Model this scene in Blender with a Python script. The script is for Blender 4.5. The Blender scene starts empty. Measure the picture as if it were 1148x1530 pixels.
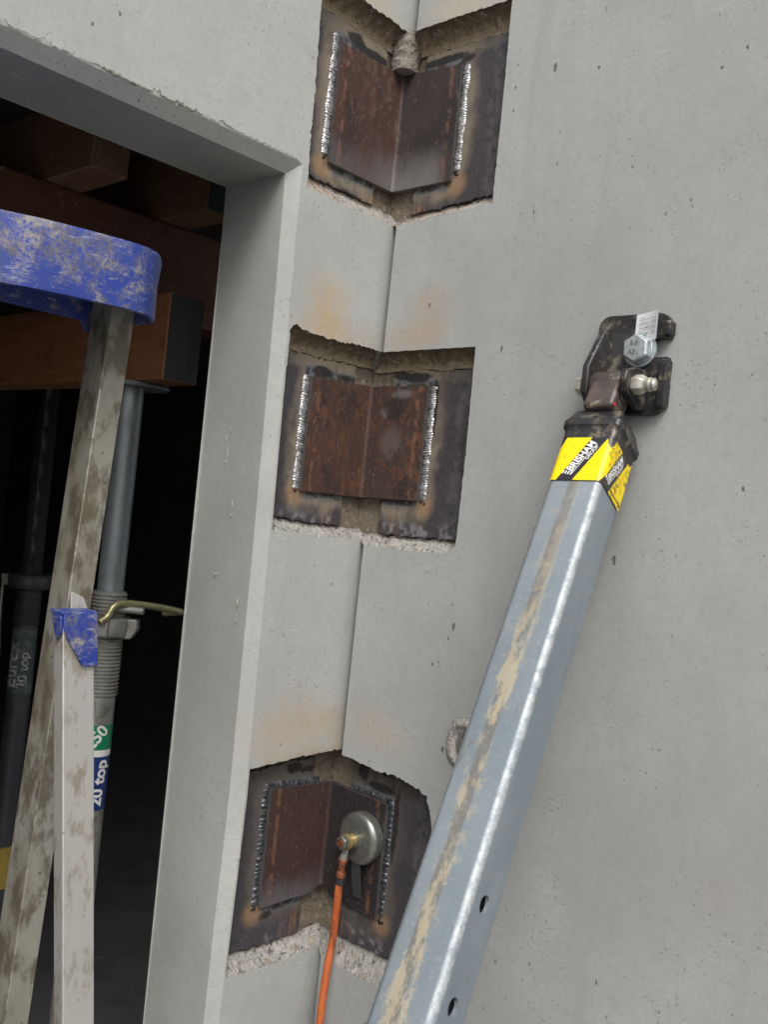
import bpy, bmesh, math, random
import numpy as np
from mathutils import Vector, Matrix
from mathutils.geometry import tessellate_polygon
random.seed(7)
SC = bpy.context.scene
COL = SC.collection

# ---------------------------------------------------------------- camera
# world axes: the left wall is the plane y=0, the right wall the plane x=0, ground z=0
FOC = 1420.0                                   # focal length in pixels of the 1148x1530 frame
FWD = np.array([.7355, .6775, 0.]); FWD /= np.linalg.norm(FWD)
RGT = np.array([FWD[1], -FWD[0], 0.]); UPW = np.array([0, 0, 1.])
ROLL = math.atan(.1035)
CX = math.cos(ROLL) * RGT + math.sin(ROLL) * UPW
CY = -math.sin(ROLL) * RGT + math.cos(ROLL) * UPW
EYE = np.array([0, 0, 1.5]) - 1.5 * FWD + (37 / FOC * 1.5) * RGT
cd = bpy.data.cameras.new('camera'); cam = bpy.data.objects.new('camera', cd); COL.objects.link(cam)
cd.sensor_fit = 'VERTICAL'; cd.sensor_height = 36; cd.lens = FOC / 1530 * 36
cd.clip_start = .02; cd.clip_end = 500
M = Matrix.Identity(4)
for i in range(3):
    M[i][0] = CX[i]; M[i][1] = CY[i]; M[i][2] = -FWD[i]; M[i][3] = EYE[i]
cam.matrix_world = M
SC.camera = cam

# ---------------------------------------------------------------- overcast daylight
SUN_EL, SUN_AZ = 50, 222       # elevation; compass direction the light comes from, degrees from +Y clockwise
w = bpy.data.worlds.new('World'); SC.world = w; w.use_nodes = True
wn = w.node_tree.nodes; wl = w.node_tree.links
bg = wn['Background']
sky = wn.new('ShaderNodeTexSky'); sky.sky_type = 'NISHITA'; sky.sun_disc = False
sky.sun_elevation = math.radians(SUN_EL); sky.sun_rotation = math.radians(SUN_AZ)
sky.dust_density = 6; sky.air_density = 1.0
hs = wn.new('ShaderNodeHueSaturation'); hs.inputs['Saturation'].default_value = .36
wl.new(sky.outputs[0], hs.inputs['Color']); wl.new(hs.outputs[0], bg.inputs[0])
bg.inputs[1].default_value = .12
sd = bpy.data.lights.new('sun', 'SUN'); sd.energy = 1.2; sd.angle = math.radians(24); sd.color = (1, .985, .955)
so = bpy.data.objects.new('sun', sd); COL.objects.link(so)
az = math.radians(SUN_AZ); el = math.radians(SUN_EL)
sdir = Vector((math.sin(az) * math.cos(el), math.cos(az) * math.cos(el), math.sin(el)))
so.rotation_euler = sdir.to_track_quat('Z', 'Y').to_euler()
so.location = (-2, -2, 5)
SC.view_settings.view_transform = 'Standard'; SC.view_settings.look = 'None'
SC.view_settings.gamma = 1; SC.view_settings.use_curve_mapping = False
SC.view_settings.exposure = 0.55

# ---------------------------------------------------------------- where a traced point lies on a wall plane
def ray(px, py): return FWD + ((px - 574) * CX + (765 - py) * CY) / FOC
def on_y(px, py, y=0.): d = ray(px, py); return EYE + (y - EYE[1]) / d[1] * d
def on_x(px, py, x=0.): d = ray(px, py); return EYE + (x - EYE[0]) / d[0] * d
def on_z(px, py, z): d = ray(px, py); return EYE + (z - EYE[2]) / d[2] * d
def at(px, py, D): return EYE + D * ray(px, py)

# ---------------------------------------------------------------- noise for vertex work
def _h(i, j, s):
    v = np.sin(i * 127.1 + j * 311.7 + s * 74.7) * 43758.5453
    return v - np.floor(v)
def vn(x, y, s=0):
    x = np.asarray(x, float); y = np.asarray(y, float)
    i = np.floor(x); j = np.floor(y); f = x - i; g = y - j
    f = f * f * (3 - 2 * f); g = g * g * (3 - 2 * g)
    return (_h(i, j, s) * (1 - f) + _h(i + 1, j, s) * f) * (1 - g) + (_h(i, j + 1, s) * (1 - f) + _h(i + 1, j + 1, s) * f) * g
def fbm(x, y, s=0, o=4):
    r = 0; a = .5; t = 0
    for k in range(o):
        r = r + a * vn(np.asarray(x) * 2 ** k, np.asarray(y) * 2 ** k, s + k * 3.1); t += a; a *= .55
    return r / t
def sm(e0, e1, x):
    t = np.clip((x - e0) / (e1 - e0), 0, 1); return t * t * (3 - 2 * t)
def lerp(c, d, t):
    t = np.clip(np.asarray(t), 0, 1)[..., None]; return c * (1 - t) + np.array(d) * t

# ---------------------------------------------------------------- materials
class NT:
    def __init__(s, name):
        s.m = bpy.data.materials.new(name); s.m.use_nodes = True
        s.n = s.m.node_tree.nodes; s.l = s.m.node_tree.links
        s.b = s.n['Principled BSDF']; s.co = s.n.new('ShaderNodeTexCoord').outputs['Object']
    def put(s, sock, v):
        if hasattr(v, 'is_output'): s.l.new(v, sock)
        elif v is not None: sock.default_value = v
    def math(s, op, a, b=None, clamp=False):
        n = s.n.new('ShaderNodeMath'); n.operation = op; n.use_clamp = clamp
        s.put(n.inputs[0], a)
        if b is not None: s.put(n.inputs[1], b)
        return n.outputs[0]
    def mapping(s, scale=(1, 1, 1), loc=(0, 0, 0), rot=(0, 0, 0), src=None):
        n = s.n.new('ShaderNodeMapping'); s.l.new(src or s.co, n.inputs[0])
        n.inputs['Scale'].default_value = scale; n.inputs['Location'].default_value = loc; n.inputs['Rotation'].default_value = rot
        return n.outputs[0]
    def noise(s, scale, detail=4, rough=.55, vec=None, dist=0):
        n = s.n.new('ShaderNodeTexNoise'); s.l.new(vec or s.co, n.inputs['Vector'])
        n.inputs['Scale'].default_value = scale; n.inputs['Detail'].default_value = detail
        n.inputs['Roughness'].default_value = rough; n.inputs['Distortion'].default_value = dist
        return n.outputs['Fac']
    def ramp(s, x, a, b, lo=0., hi=1.):
        n = s.n.new('ShaderNodeMapRange'); n.interpolation_type = 'SMOOTHSTEP'
        s.l.new(x, n.inputs[0]); n.inputs[1].default_value = a; n.inputs[2].default_value = b
        n.inputs[3].default_value = lo; n.inputs[4].default_value = hi
        return n.outputs[0]
    def mix(s, f, a, b, mode='MIX'):
        n = s.n.new('ShaderNodeMix'); n.data_type = 'RGBA'; n.blend_type = mode
        s.put(n.inputs[0], f); s.put(n.inputs[6], c4(a)); s.put(n.inputs[7], c4(b))
        return n.outputs[2]
    def pits(s, scale, keep, rad, stretch=(1, 1, 1)):
        """sparse round pits: voronoi cells, a few of them kept"""
        v = s.n.new('ShaderNodeTexVoronoi'); v.inputs['Scale'].default_value = scale
        s.l.new(s.mapping(stretch), v.inputs['Vector'])
        sp = s.n.new('ShaderNodeSeparateColor'); s.l.new(v.outputs['Color'], sp.inputs[0])
        on = s.ramp(sp.outputs[0], keep, keep + .001)
        r = s.math('MULTIPLY', sp.outputs[1], rad)
        wob = s.math('MULTIPLY', s.math('SUBTRACT', s.noise(scale * 5, 3), .5), rad * 2.2)
        d = s.math('ADD', v.outputs['Distance'], wob)
        ins = s.math('SUBTRACT', r, d)
        return s.math('MULTIPLY', s.ramp(ins, 0, rad * .25), on)
    def bump(s, h, strength=.3, dist=.002, nrm=None):
        n = s.n.new('ShaderNodeBump'); n.inputs['Strength'].default_value = strength; n.inputs['Distance'].default_value = dist
        s.l.new(h, n.inputs['Height'])
        if nrm: s.l.new(nrm, n.inputs['Normal'])
        return n.outputs[0]
    def attr(s, name='Col'):
        n = s.n.new('ShaderNodeAttribute'); n.attribute_name = name; return n.outputs['Color']
    def xyz(s):
        n = s.n.new('ShaderNodeSeparateXYZ'); s.l.new(s.co, n.inputs[0]); return n.outputs
    def out(s, col, rough=.8, metal=0., nrm=None, spec=.5):
        s.put(s.b.inputs['Base Color'], c4(col)); s.put(s.b.inputs['Roughness'], rough); s.put(s.b.inputs['Metallic'], metal)
        s.b.inputs['Specular IOR Level'].default_value = spec
        if nrm: s.l.new(nrm, s.b.inputs['Normal'])
        return s.m
def c4(v):
    if isinstance(v, (tuple, list)) and len(v) == 3: return (*v, 1)
    return v

def m_concrete(name, stains, base=(.385, .39, .37), dark=(.325, .332, .318), brown=0.):
    s = NT(name)
    big = s.noise(2.3, 5, .6); mid = s.noise(11, 5, .65); fine = s.noise(160, 3, .6)
    c = s.mix(s.ramp(big, .35, .65), dark, base)
    c = s.mix(s.math('MULTIPLY', s.ramp(mid, .48, .7), .22), c, tuple(v * 1.16 for v in base))
    c = s.mix(s.math('MULTIPLY', s.ramp(s.noise(45, 6, .8), .5, .72), .22), c, tuple(v * .82 for v in dark))
    c = s.mix(s.math('MULTIPLY', s.ramp(mid, .46, .3), .3), c, (.28, .285, .275))
    lines = s.noise(1, 3, .6, s.mapping((9, 9, 420)))
    c = s.mix(s.math('MULTIPLY', s.ramp(lines, .55, .75), .22), c, (.27, .275, .265))
    vert = s.noise(1, 3, .6, s.mapping((26, 26, 2.2)))
    c = s.mix(s.math('MULTIPLY', s.ramp(vert, .55, .8), .25), c, (.29, .29, .28))
    c = s.mix(s.math('MULTIPLY', s.ramp(fine, .45, .75), .28), c, (.25, .25, .24))
    c = s.mix(s.math('MULTIPLY', s.ramp(s.noise(85, 6, .8), .47, .66), .26), c, tuple(v * .78 for v in dark))
    c = s.mix(s.math('MULTIPLY', s.ramp(s.noise(1, 5, .75, s.mapping((5, 5, .9), loc=(4, 2, 1))), .52, .66), .3), c, tuple(v * .86 for v in dark))
    strk = s.ramp(s.noise(1, 5, .75, s.mapping((170, 170, 26))), .3, .62, .35, 1.15)
    for (loc, rad, col, k) in stains:
        vec = s.mapping(tuple(1 / r for r in rad), tuple(-l / r for l, r in zip(loc, rad)))
        ln = s.n.new('ShaderNodeVectorMath'); ln.operation = 'LENGTH'; s.l.new(vec, ln.inputs[0])
        d = s.math('ADD', ln.outputs['Value'], s.math('MULTIPLY', s.math('SUBTRACT', s.noise(16, 6, .7), .5), 1.9))
        c = s.mix(s.math('MULTIPLY', s.math('MULTIPLY', s.ramp(d, 1.25, .1), k), strk, True), c, col)
    # pale diagonal trowel scratches
    scr = s.noise(1, 2, .5, s.mapping((14, 14, 500), rot=(.55, .5, 0)))
    where = s.ramp(s.noise(4.5, 2), .5, .62)
    scr2 = s.noise(1, 2, .5, s.mapping((10, 10, 620), rot=(-.9, -.8, .3)))
    scm = s.math('MULTIPLY', s.math('MAXIMUM', s.ramp(scr, .64, .74), s.ramp(scr2, .68, .76)), where)
    c = s.mix(s.math('MULTIPLY', scm, .5), c, (.5, .5, .48))
    zone = s.ramp(s.noise(5, 3), .48, .62)
    p1 = s.pits(42, .95, .13, (1, 1, .5)); p2 = s.math('MULTIPLY', s.pits(95, .68, .20, (1, 1, .65)), zone); p3 = s.pits(24, .965, .09, (1, 1, .55))
    p4 = s.math('MULTIPLY', s.math('MULTIPLY', s.pits(210, .66, .3), s.ramp(s.noise(9, 3), .44, .6)), .7)
    pits = s.math('MAXIMUM', s.math('MAXIMUM', p1, p2), s.math('MAXIMUM', p3, p4))
    c = s.mix(s.math('MULTIPLY', pits, .8), c, (.085, .08, .073))
    h = s.math('ADD', s.math('MULTIPLY', fine, .25), s.math('MULTIPLY', lines, .12))
    h = s.math('ADD', h, s.math('MULTIPLY', mid, .8)); h = s.math('SUBTRACT', h, s.math('MULTIPLY', pits, 2.2))
    h = s.math('SUBTRACT', h, s.math('MULTIPLY', scm, .25))
    return s.out(c, .78, 0, s.bump(h, .55, .0012), .35)

def m_rough():
    s = NT('broken_concrete')
    c = s.attr(); f = s.noise(260, 4, .7); g = s.noise(90, 4, .7)
    c = s.mix(s.ramp(f, .35, .7), s.mix(.45, c, (.05, .045, .04)), c)
    c = s.mix(s.math('MULTIPLY', s.ramp(g, .5, .75), .45), c, (.5, .48, .44), 'MIX')
    p = s.math('MAXIMUM', s.pits(150, .72, .3), s.pits(75, .85, .26))
    c = s.mix(s.math('MULTIPLY', p, .85), c, (.035, .028, .024))
    h = s.math('SUBTRACT', s.math('ADD', f, g), s.math('MULTIPLY', p, 1.6))
    return s.out(c, .9, 0, s.bump(h, .9, .0016), .25)

def m_scale():
    s = NT('mill_scale_steel')
    c = s.attr(); f = s.noise(220, 5, .7); st = s.noise(1, 4, .6, s.mapping((160, 160, 9)))
    c = s.mix(s.math('MULTIPLY', s.ramp(f, .42, .72), .2), c, s.mix(.5, c, (.3, .27, .25)))
    c = s.mix(s.math('MULTIPLY', s.ramp(st, .5, .75), .22), c, s.mix(.6, c, (.02, .018, .018)))
    r = s.math('ADD', .50, s.math('MULTIPLY', f, .3))
    return s.out(c, r, .15, s.bump(s.math('ADD', f, s.math('MULTIPLY', s.noise(40, 4), 1.2)), .35, .001), .5)

def m_weld(name, a, b):
    s = NT(name)
    c = s.mix(s.ramp(s.noise(420, 4, .7), .4, .62), a, b)
    c = s.mix(s.math('MULTIPLY', s.ramp(s.noise(90, 3), .52, .68), .5), c, tuple(v * .3 for v in a))
    c = s.mix(1.0, c, s.attr(), 'MULTIPLY')
    return s.out(c, .38, .7, s.bump(s.noise(600, 3), .4, .0006))

def m_simple(name, col, rough=.5, metal=0., dirt=None, dk=.5, dscale=40, lo=.5, hi=.7, bumpk=.15, col2=None, stretch=(1, 1, 1), fine=None, bs=150):
    s = NT(name); c = col
    v = s.mapping(stretch)
    if col2: c = s.mix(s.ramp(s.noise(dscale * .4, 4, .6, v), .35, .68), col, col2)
    if dirt:
        d = s.math('ADD', s.math('MULTIPLY', s.noise(dscale, 6, .7, v), .75), s.math('MULTIPLY', s.noise(dscale * .22, 3, .5), .25))
        c = s.mix(s.math('MULTIPLY', s.ramp(d, lo, hi), dk), c, dirt)
    if fine: c = s.mix(s.math('MULTIPLY', s.pits(130, .8, .28), .8), c, fine)
    return s.out(c, rough, metal, s.bump(s.noise(bs, 4, .6, v), bumpk, .001))

def m_wood(name, col, col2, ax=(300, 300, 6)):
    s = NT(name)
    g = s.noise(1, 5, .65, s.mapping(ax), .4)
    c = s.mix(s.ramp(g, .35, .7), col, col2)
    c = s.mix(s.math('MULTIPLY', s.ramp(s.noise(14, 5, .7), .52, .68), .5), c, tuple(v * .45 for v in col))
    c = s.mix(s.math('MULTIPLY', s.ramp(s.noise(60, 5, .7), .6, .7), .5), c, (.3, .28, .24))
    c = s.mix(s.math('MULTIPLY', s.pits(9, .6, .16), .7), c, tuple(v * .25 for v in col))
    return s.out(c, .7, 0, s.bump(g, .3, .001))

def m_tube():
    s = NT('galvanised_steel_tube')
    x, y, z = s.xyz()
    c = s.mix(s.ramp(s.noise(7, 5, .6, s.mapping((1, 1, .5))), .35, .68), (.180, .220, .250), (.255, .292, .320))
    sp = s.noise(190, 4, .7); c = s.mix(s.math('MULTIPLY', s.ramp(sp, .55, .75), .3), c, (.5, .53, .55))
    cross = s.noise(1, 3, .6, s.mapping((12, 12, 500)))
    c = s.mix(s.math('MULTIPLY', s.ramp(cross, .55, .75), .25), c, (.16, .17, .18))
    front = s.ramp(y, -.029, -.0315)
    wob = s.math('MULTIPLY', s.math('SUBTRACT', s.noise(16, 5, .7, s.mapping((1.6, 1, 1))), .5), .022)
    wob2 = s.math('MULTIPLY', s.math('SUBTRACT', s.noise(190, 5, .8), .5), .016)
    dx = s.math('ABSOLUTE', s.math('ADD', x, s.math('ADD', s.math('MULTIPLY', s.math('ADD', z, .3), -.012), .003)))
    d = s.math('ADD', dx, s.math('ADD', wob, wob2))
    hard = s.math('ADD', dx, s.math('MULTIPLY', s.math('SUBTRACT', s.noise(9, 2), .5), .006))
    grey = s.math('MULTIPLY', s.ramp(hard, .0072, .0052), s.ramp(s.noise(1, 3, .6, s.mapping((20, 20, 13))), .26, .46))
    c = s.mix(s.math('MULTIPLY', s.math('MULTIPLY', grey, front), .68), c, (.165, .148, .125))
    cream = s.math('MULTIPLY', s.ramp(d, .011, .0075), s.math('MULTIPLY', s.ramp(s.noise(1, 5, .75, s.mapping((45, 12, 14), loc=(3, 1, 2.7))), .47, .58), s.ramp(z, -.12, -.30, .35, 1.)))
    c = s.mix(s.math('MULTIPLY', s.math('MULTIPLY', cream, front), .72), c, (.46, .40, .28))
    halo = s.math('MULTIPLY', s.ramp(d, .021, .008), s.ramp(s.noise(55, 5, .75), .5, .66))
    c = s.mix(s.math('MULTIPLY', s.math('MULTIPLY', halo, front), .45), c, (.45, .38, .26))
    # sky highlight painted into the colour along the rounded corner, with whitish zinc bloom
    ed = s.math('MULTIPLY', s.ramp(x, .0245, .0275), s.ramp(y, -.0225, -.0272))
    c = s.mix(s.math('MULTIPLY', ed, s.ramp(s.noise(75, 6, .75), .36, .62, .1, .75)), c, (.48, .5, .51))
    dr = s.ramp(s.noise(1, 5, .7, s.mapping((70, 70, 18))), .64, .7)
    c = s.mix(s.math('MULTIPLY', dr, .55), c, (.17, .14, .11))
    return s.out(c, s.math('ADD', .42, s.math('MULTIPLY', sp, .3)), .3, s.bump(s.math('ADD', sp, s.noise(30, 3)), .2, .0008))

def m_sticker():
    s = NT('printed_sticker')
    c = s.attr()
    w1 = s.math('MULTIPLY', s.ramp(s.noise(170, 5, .75, s.mapping((1, 1, .6))), .6, .66), s.ramp(s.noise(22, 3), .45, .6))
    x, y, z = s.xyz()
    e = s.math('MULTIPLY', s.ramp(s.noise(120, 5, .75), .47, .56), s.ramp(s.math('ADD', x, s.math('MULTIPLY', z, -.1)), .026, .033))
    e = s.math('MULTIPLY', e, s.ramp(s.noise(28, 3), .4, .58))
    w1 = s.math('MAXIMUM', w1, e)
    c = s.mix(s.math('MULTIPLY', w1, .85), c, (.09, .055, .03))
    return s.out(c, .38, 0, s.bump(s.noise(160, 3), .15, .0006))

STAIN = (.37, .265, .155)
def st(P, rad, k=.8, col=STAIN): return (tuple(P), rad, col, k)
MAT = {}
MAT['left'] = m_concrete('left_wall_concrete', [
    st(on_y(488, 468), (.060, .05, .062), .62, (.42, .29, .15)), st(on_y(505, 500), (.10, .05, .035), .5),
    st(on_y(435, 1092), (.10, .05, .065), .55, (.38, .28, .18)), st(on_y(500, 1100), (.05, .05, .06), .4),
    st(on_y(560, 10), (.09, .05, .05), .6, (.43, .37, .27)),
    st(on_y(428, 1420), (.1, .05, .02), .4, (.42, .36, .3)),
    st(on_y(470, 1130), (.12, .05, .018), .6, (.3, .25, .18))], (.375, .385, .368), (.322, .333, .323))
MAT['right'] = m_concrete('right_wall_concrete', [
    st(on_x(640, 474), (.05, .055, .055), .5, (.36, .27, .18)), st(on_x(610, 505), (.05, .07, .03), .4),
    st(on_x(560, 1092), (.05, .07, .05), .5, (.36, .30, .22)), st(on_x(700, 10), (.05, .1, .04), .6, (.44, .38, .28)),
    st(on_x(1085, 1350), (.05, .06, .05), .22, (.36, .3, .24))], (.350, .360, .356), (.298, .308, .306))
MAT['rough'] = m_rough(); MAT['scale'] = m_scale()
MAT['bead'] = m_weld('bright_weld_metal', (.36, .36, .37), (.84, .85, .87)); MAT['bead_dark'] = m_weld('dark_weld_metal', (.10, .105, .115), (.22, .23, .25))
MAT['burnt'] = m_simple('burnt_spatter', (.012, .011, .011), .5, .3)
MAT['alu'] = m_simple('grimy_aluminium', (.33, .325, .30), .42, .35, (.17, .14, .10), .9, 30, .46, .56, .25, (.40, .39, .355), (1, 1, .35), (.08, .06, .045))
MAT['alu2'] = m_simple('pale_aluminium', (.40, .395, .375), .42, .35, (.20, .165, .115), .7, 48, .5, .62, .3, (.42, .41, .385), (1, 1, .4), (.25, .2, .14))
MAT['alu3'] = m_simple('muddy_aluminium', (.30, .295, .26), .5, .3, (.105, .088, .06), .85, 34, .46, .57, .35, (.20, .185, .14), (1, 1, .5), (.05, .04, .03))
def m_blue():
    s = NT('blue_plastic_with_cement')
    n1 = s.noise(42, 8, .8, None, .35); n2 = s.noise(11, 4, .6); n3 = s.noise(1, 5, .7, s.mapping((60, 60, 260), rot=(.4, .6, .2)))
    c = s.mix(s.ramp(n2, .35, .7), (.010, .030, .205), (.018, .046, .28))
    f = s.ramp(s.math('ADD', s.math('MULTIPLY', n1, .65), s.math('MULTIPLY', n2, .35)), .455, .575)
    f = s.math('MULTIPLY', f, s.ramp(s.noise(210, 5, .8), .36, .56))
    c = s.mix(s.math('MULTIPLY', f, .88), c, s.mix(s.ramp(s.noise(45, 4), .4, .62), (.11, .10, .085), (.28, .255, .20)))
    c = s.mix(s.math('MULTIPLY', s.ramp(n3, .57, .68), .45), c, (.38, .40, .48))
    return s.out(c, .5, 0, s.bump(s.math('ADD', n1, f), .3, .0012))
MAT['blue'] = m_blue()
MAT['wood'] = m_wood('red_brown_timber', (.085, .030, .017), (.12, .046, .026), (7, 260, 260))
MAT['wood_y'] = m_wood('orange_brown_timber', (.205, .08, .037), (.28, .12, .056), (260, 7, 260))
MAT['wood_old'] = m_wood('weathered_brown_timber', (.16, .088, .05), (.24, .145, .09), (260, 9, 260))
MAT['endpaint'] = m_simple('black_end_paint', (.035, .037, .04), .75, 0, (.12, .12, .12), .5, 60, .5, .68, .3, None, (1, 1, .2))
MAT['deck'] = m_simple('dark_formwork_board', (.06, .045, .035), .8)
MAT['galv'] = m_simple('galvanised_tube', (.22, .25, .27), .42, .5, (.09, .09, .09), .6, 34, .5, .66, .15, (.30, .33, .35), (1, 1, .35))
MAT['galv_dull'] = m_simple('dull_galvanised_steel', (.26, .26, .24), .5, .45, (.12, .10, .08), .7, 40, .48, .62, .25, (.34, .34, .32))
MAT['galv_dark'] = m_simple('mottled_dark_steel', (.045, .05, .055), .5, .3, (.09, .085, .075), .5, 34, .5, .66, .2, (.06, .065, .07))  # much darker version of the galvanised steel, with paler mottling
MAT['brass'] = m_simple('yellow_passivated_rod', (.42, .40, .22), .35, .6, (.14, .12, .07), .6, 40, .5, .65)
MAT['black'] = m_simple('scuffed_black_steel', (.024, .024, .026), .42, .2, (.20, .17, .13), .7, 75, .5, .60, .35, (.035, .033, .033), (1, 1, 1), (.2, .16, .12))
MAT['rustneck'] = m_simple('worn_steel_eye', (.062, .054, .052), .45, .3, (.34, .29, .21), .75, 62, .52, .60, .25, (.12, .09, .08))
MAT['zinc'] = m_simple('zinc_plated_bolt', (.46, .52, .55), .3, .6, (.2, .22, .24), .5, 120, .5, .65, .1, (.6, .64, .66))
MAT['zinc_y'] = m_simple('creamy_zinc_nut', (.50, .49, .43), .36, .5, (.25, .21, .13), .6, 120, .5, .65, .1)
MAT['disc'] = m_simple('magnet_steel', (.23, .24, .22), .3, .75, (.12, .10, .07), .7, 80, .52, .66, .2, (.30, .31, .29))
MAT['copper'] = m_simple('copper_lug', (.45, .16, .09), .35, .7, (.08, .04, .03), .6, 200, .5, .6, .3)
MAT['gold'] = m_simple('brass_washer', (.50, .38, .18), .35, .7, (.12, .08, .05), .5, 150)
MAT['orange'] = m_simple('orange_rubber_cable', (.42, .085, .02), .55, 0, (.14, .04, .02), .8, 60, .48, .62, .3, (.50, .13, .035), (1, 1, .4))
MAT['sticker'] = m_sticker()
MAT['print_white'] = m_simple('white_print', (.75, .75, .75), .45)
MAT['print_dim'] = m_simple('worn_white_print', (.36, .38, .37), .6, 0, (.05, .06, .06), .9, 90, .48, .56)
MAT['print_black'] = m_simple('black_print', (.03, .03, .035), .5)
MAT['paper'] = m_simple('white_label', (.72, .72, .76), .45, 0, (.4, .4, .42), .4, 120, .5, .7)
MAT['green'] = m_simple('green_label', (.01, .20, .085), .4, 0, (.3, .4, .35), .6, 120, .58, .66)
MAT['navy'] = m_simple('navy_label', (.012, .035, .16), .4, 0, (.25, .3, .45), .5, 120, .6, .68)
MAT['label2'] = m_simple('faded_dark_label', (.05, .065, .065), .6, 0, (.12, .14, .14), .8, 60, .45, .6)
MAT['ochre'] = m_simple('ochre_paint', (.35, .24, .04), .6, 0, (.05, .04, .03), .7, 30)
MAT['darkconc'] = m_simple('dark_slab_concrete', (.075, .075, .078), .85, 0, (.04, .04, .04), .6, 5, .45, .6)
MAT['ground'] = m_simple('site_ground', (.22, .215, .195), .9, 0, (.15, .145, .13), .7, 3, .45, .6, .6)
MAT['red'] = m_simple('red_oxide', (.20, .03, .03), .6)
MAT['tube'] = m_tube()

# ---------------------------------------------------------------- object helpers
class MB:
    def __init__(s): s.v = []; s.f = []; s.c = []; s.mi = []
    def add(s, vs, fs, col=None, mi=0):
        o = len(s.v); s.v += [tuple(map(float, p)) for p in vs]
        s.f += [tuple(i + o for i in f) for f in fs]; s.mi += [mi] * len(fs)
        if col is None: col = [(0.3, .3, .3)] * len(vs)
        elif not hasattr(col[0], '__len__'): col = [tuple(col)] * len(vs)
        s.c += [tuple(map(float, q[:3])) for q in col]
    def grid(s, P, col=None, mi=0, close_u=False, close_v=False):
        P = np.asarray(P, float); nu, nv = P.shape[:2]; fs = []
        for i in range(nu - (0 if close_u else 1)):
            for j in range(nv - (0 if close_v else 1)):
                a = i * nv + j; b = ((i + 1) % nu) * nv + j; c = ((i + 1) % nu) * nv + (j + 1) % nv; d = i * nv + (j + 1) % nv
                fs.append((a, b, c, d))
        if col is not None:
            col = np.asarray(col, float)
            if col.ndim == 3: col = col.reshape(-1, 3)
        s.add(P.reshape(-1, 3), fs, None if col is None else list(col), mi)
    def box(s, lo, hi, mi=0, T=None):
        x0, y0, z0 = lo; x1, y1, z1 = hi
        vs = [(x, y, z) for x in (x0, x1) for y in (y0, y1) for z in (z0, z1)]
        if T: vs = [T(v) for v in vs]
        s.add(vs, [(0, 1, 3, 2), (4, 6, 7, 5), (0, 4, 5, 1), (2, 3, 7, 6), (0, 2, 6, 4), (1, 5, 7, 3)], None, mi)
    def poly(s, pts, mi=0, col=None):
        vs = [Vector(p) for p in pts]; tr = tessellate_polygon([vs])
        s.add(pts, [tuple(t) for t in tr], col, mi)
    def prism(s, pts, depth, T, mi=0):
        """outline pts (u,v) extruded from 0 to depth; T(u,v,w) places it"""
        n = len(pts); v0 = [T(u, v, 0) for u, v in pts]; v1 = [T(u, v, depth) for u, v in pts]
        tr = tessellate_polygon([[Vector((u, v, 0)) for u, v in pts]])
        s.add(v0 + v1, [tuple(t) for t in tr] + [tuple(i + n for i in reversed(t)) for t in tr] + [(i, (i + 1) % n, (i + 1) % n + n, i + n) for i in range(n)], None, mi)
    def build(s, name, mats, parent=None, smooth=None, bevel=0, fixn=True, seg=2):
        me = bpy.data.meshes.new(name); me.from_pydata(s.v, [], s.f)
        ca = me.color_attributes.new('Col', 'FLOAT_COLOR', 'POINT')
        a = np.ones((len(s.v), 4), np.float32); a[:, :3] = np.array(s.c); ca.data.foreach_set('color', a.ravel())
        if not isinstance(mats, (list, tuple)): mats = [mats]
        for m in mats: me.materials.append(m)
        me.polygons.foreach_set('material_index', s.mi)
        if fixn:
            bm = bmesh.new(); bm.from_mesh(me); bmesh.ops.recalc_face_normals(bm, faces=bm.faces); bm.to_mesh(me); bm.free()
        o = bpy.data.objects.new(name, me); COL.objects.link(o)
        if parent: o.parent = parent
        if smooth: me.polygons.foreach_set('use_smooth', [True] * len(me.polygons)); 
        if smooth == 'angle': me.set_sharp_from_angle(angle=math.radians(38))
        if bevel:
            b = o.modifiers.new('bevel', 'BEVEL'); b.width = bevel; b.segments = seg; b.limit_method = 'ANGLE'; b.angle_limit = math.radians(40)
            b.harden_normals = False
            me.polygons.foreach_set('use_smooth', [True] * len(me.polygons)); me.set_sharp_from_angle(angle=math.radians(38))
        me.update(); return o

def thing(name, label, cat, loc=(0, 0, 0), group=None, matrix=None):
    o = bpy.data.objects.new(name, None); COL.objects.link(o); o.empty_display_size = .1
    if matrix: o.matrix_world = matrix
    else: o.location = loc
    return tag(o, label, cat, group)
def tag(o, label, cat, group=None):
    o['label'] = label; o['category'] = cat
    if group: o['group'] = group
    return o
def struct(o): o['kind'] = 'structure'; return o

def frame_of(pts):
    """parallel-transported frames along a polyline"""
    P = [Vector(p) for p in pts]; T = []
    for i in range(len(P)):
        a = P[max(i - 1, 0)]; b = P[min(i + 1, len(P) - 1)]; T.append((b - a).normalized())
    r = Vector((0, 0, 1)) if abs(T[0].z) < .9 else Vector((1, 0, 0))
    N = [(r - T[0] * r.dot(T[0])).normalized()]
    for i in range(1, len(P)):
        n = N[-1] - T[i] * N[-1].dot(T[i]); N.append(n.normalized())
    return P, T, N
def sweep(mb, pts, rad, n=12, caps=True, mi=0):
    P, T, N = frame_of(pts); G = []
    for i, (p, t, q) in enumerate(zip(P, T, N)):
        b = t.cross(q); r = rad(i / (len(P) - 1)) if callable(rad) else rad
        G.append([p + (q * math.cos(k * 2 * math.pi / n) + b * math.sin(k * 2 * math.pi / n)) * r for k in range(n)])
    mb.grid([[list(v) for v in g] for g in G], None, mi, close_v=True)
    if caps:
        mb.add(G[0], [tuple(range(n))], None, mi); mb.add(G[-1], [tuple(range(n))], None, mi)
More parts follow.
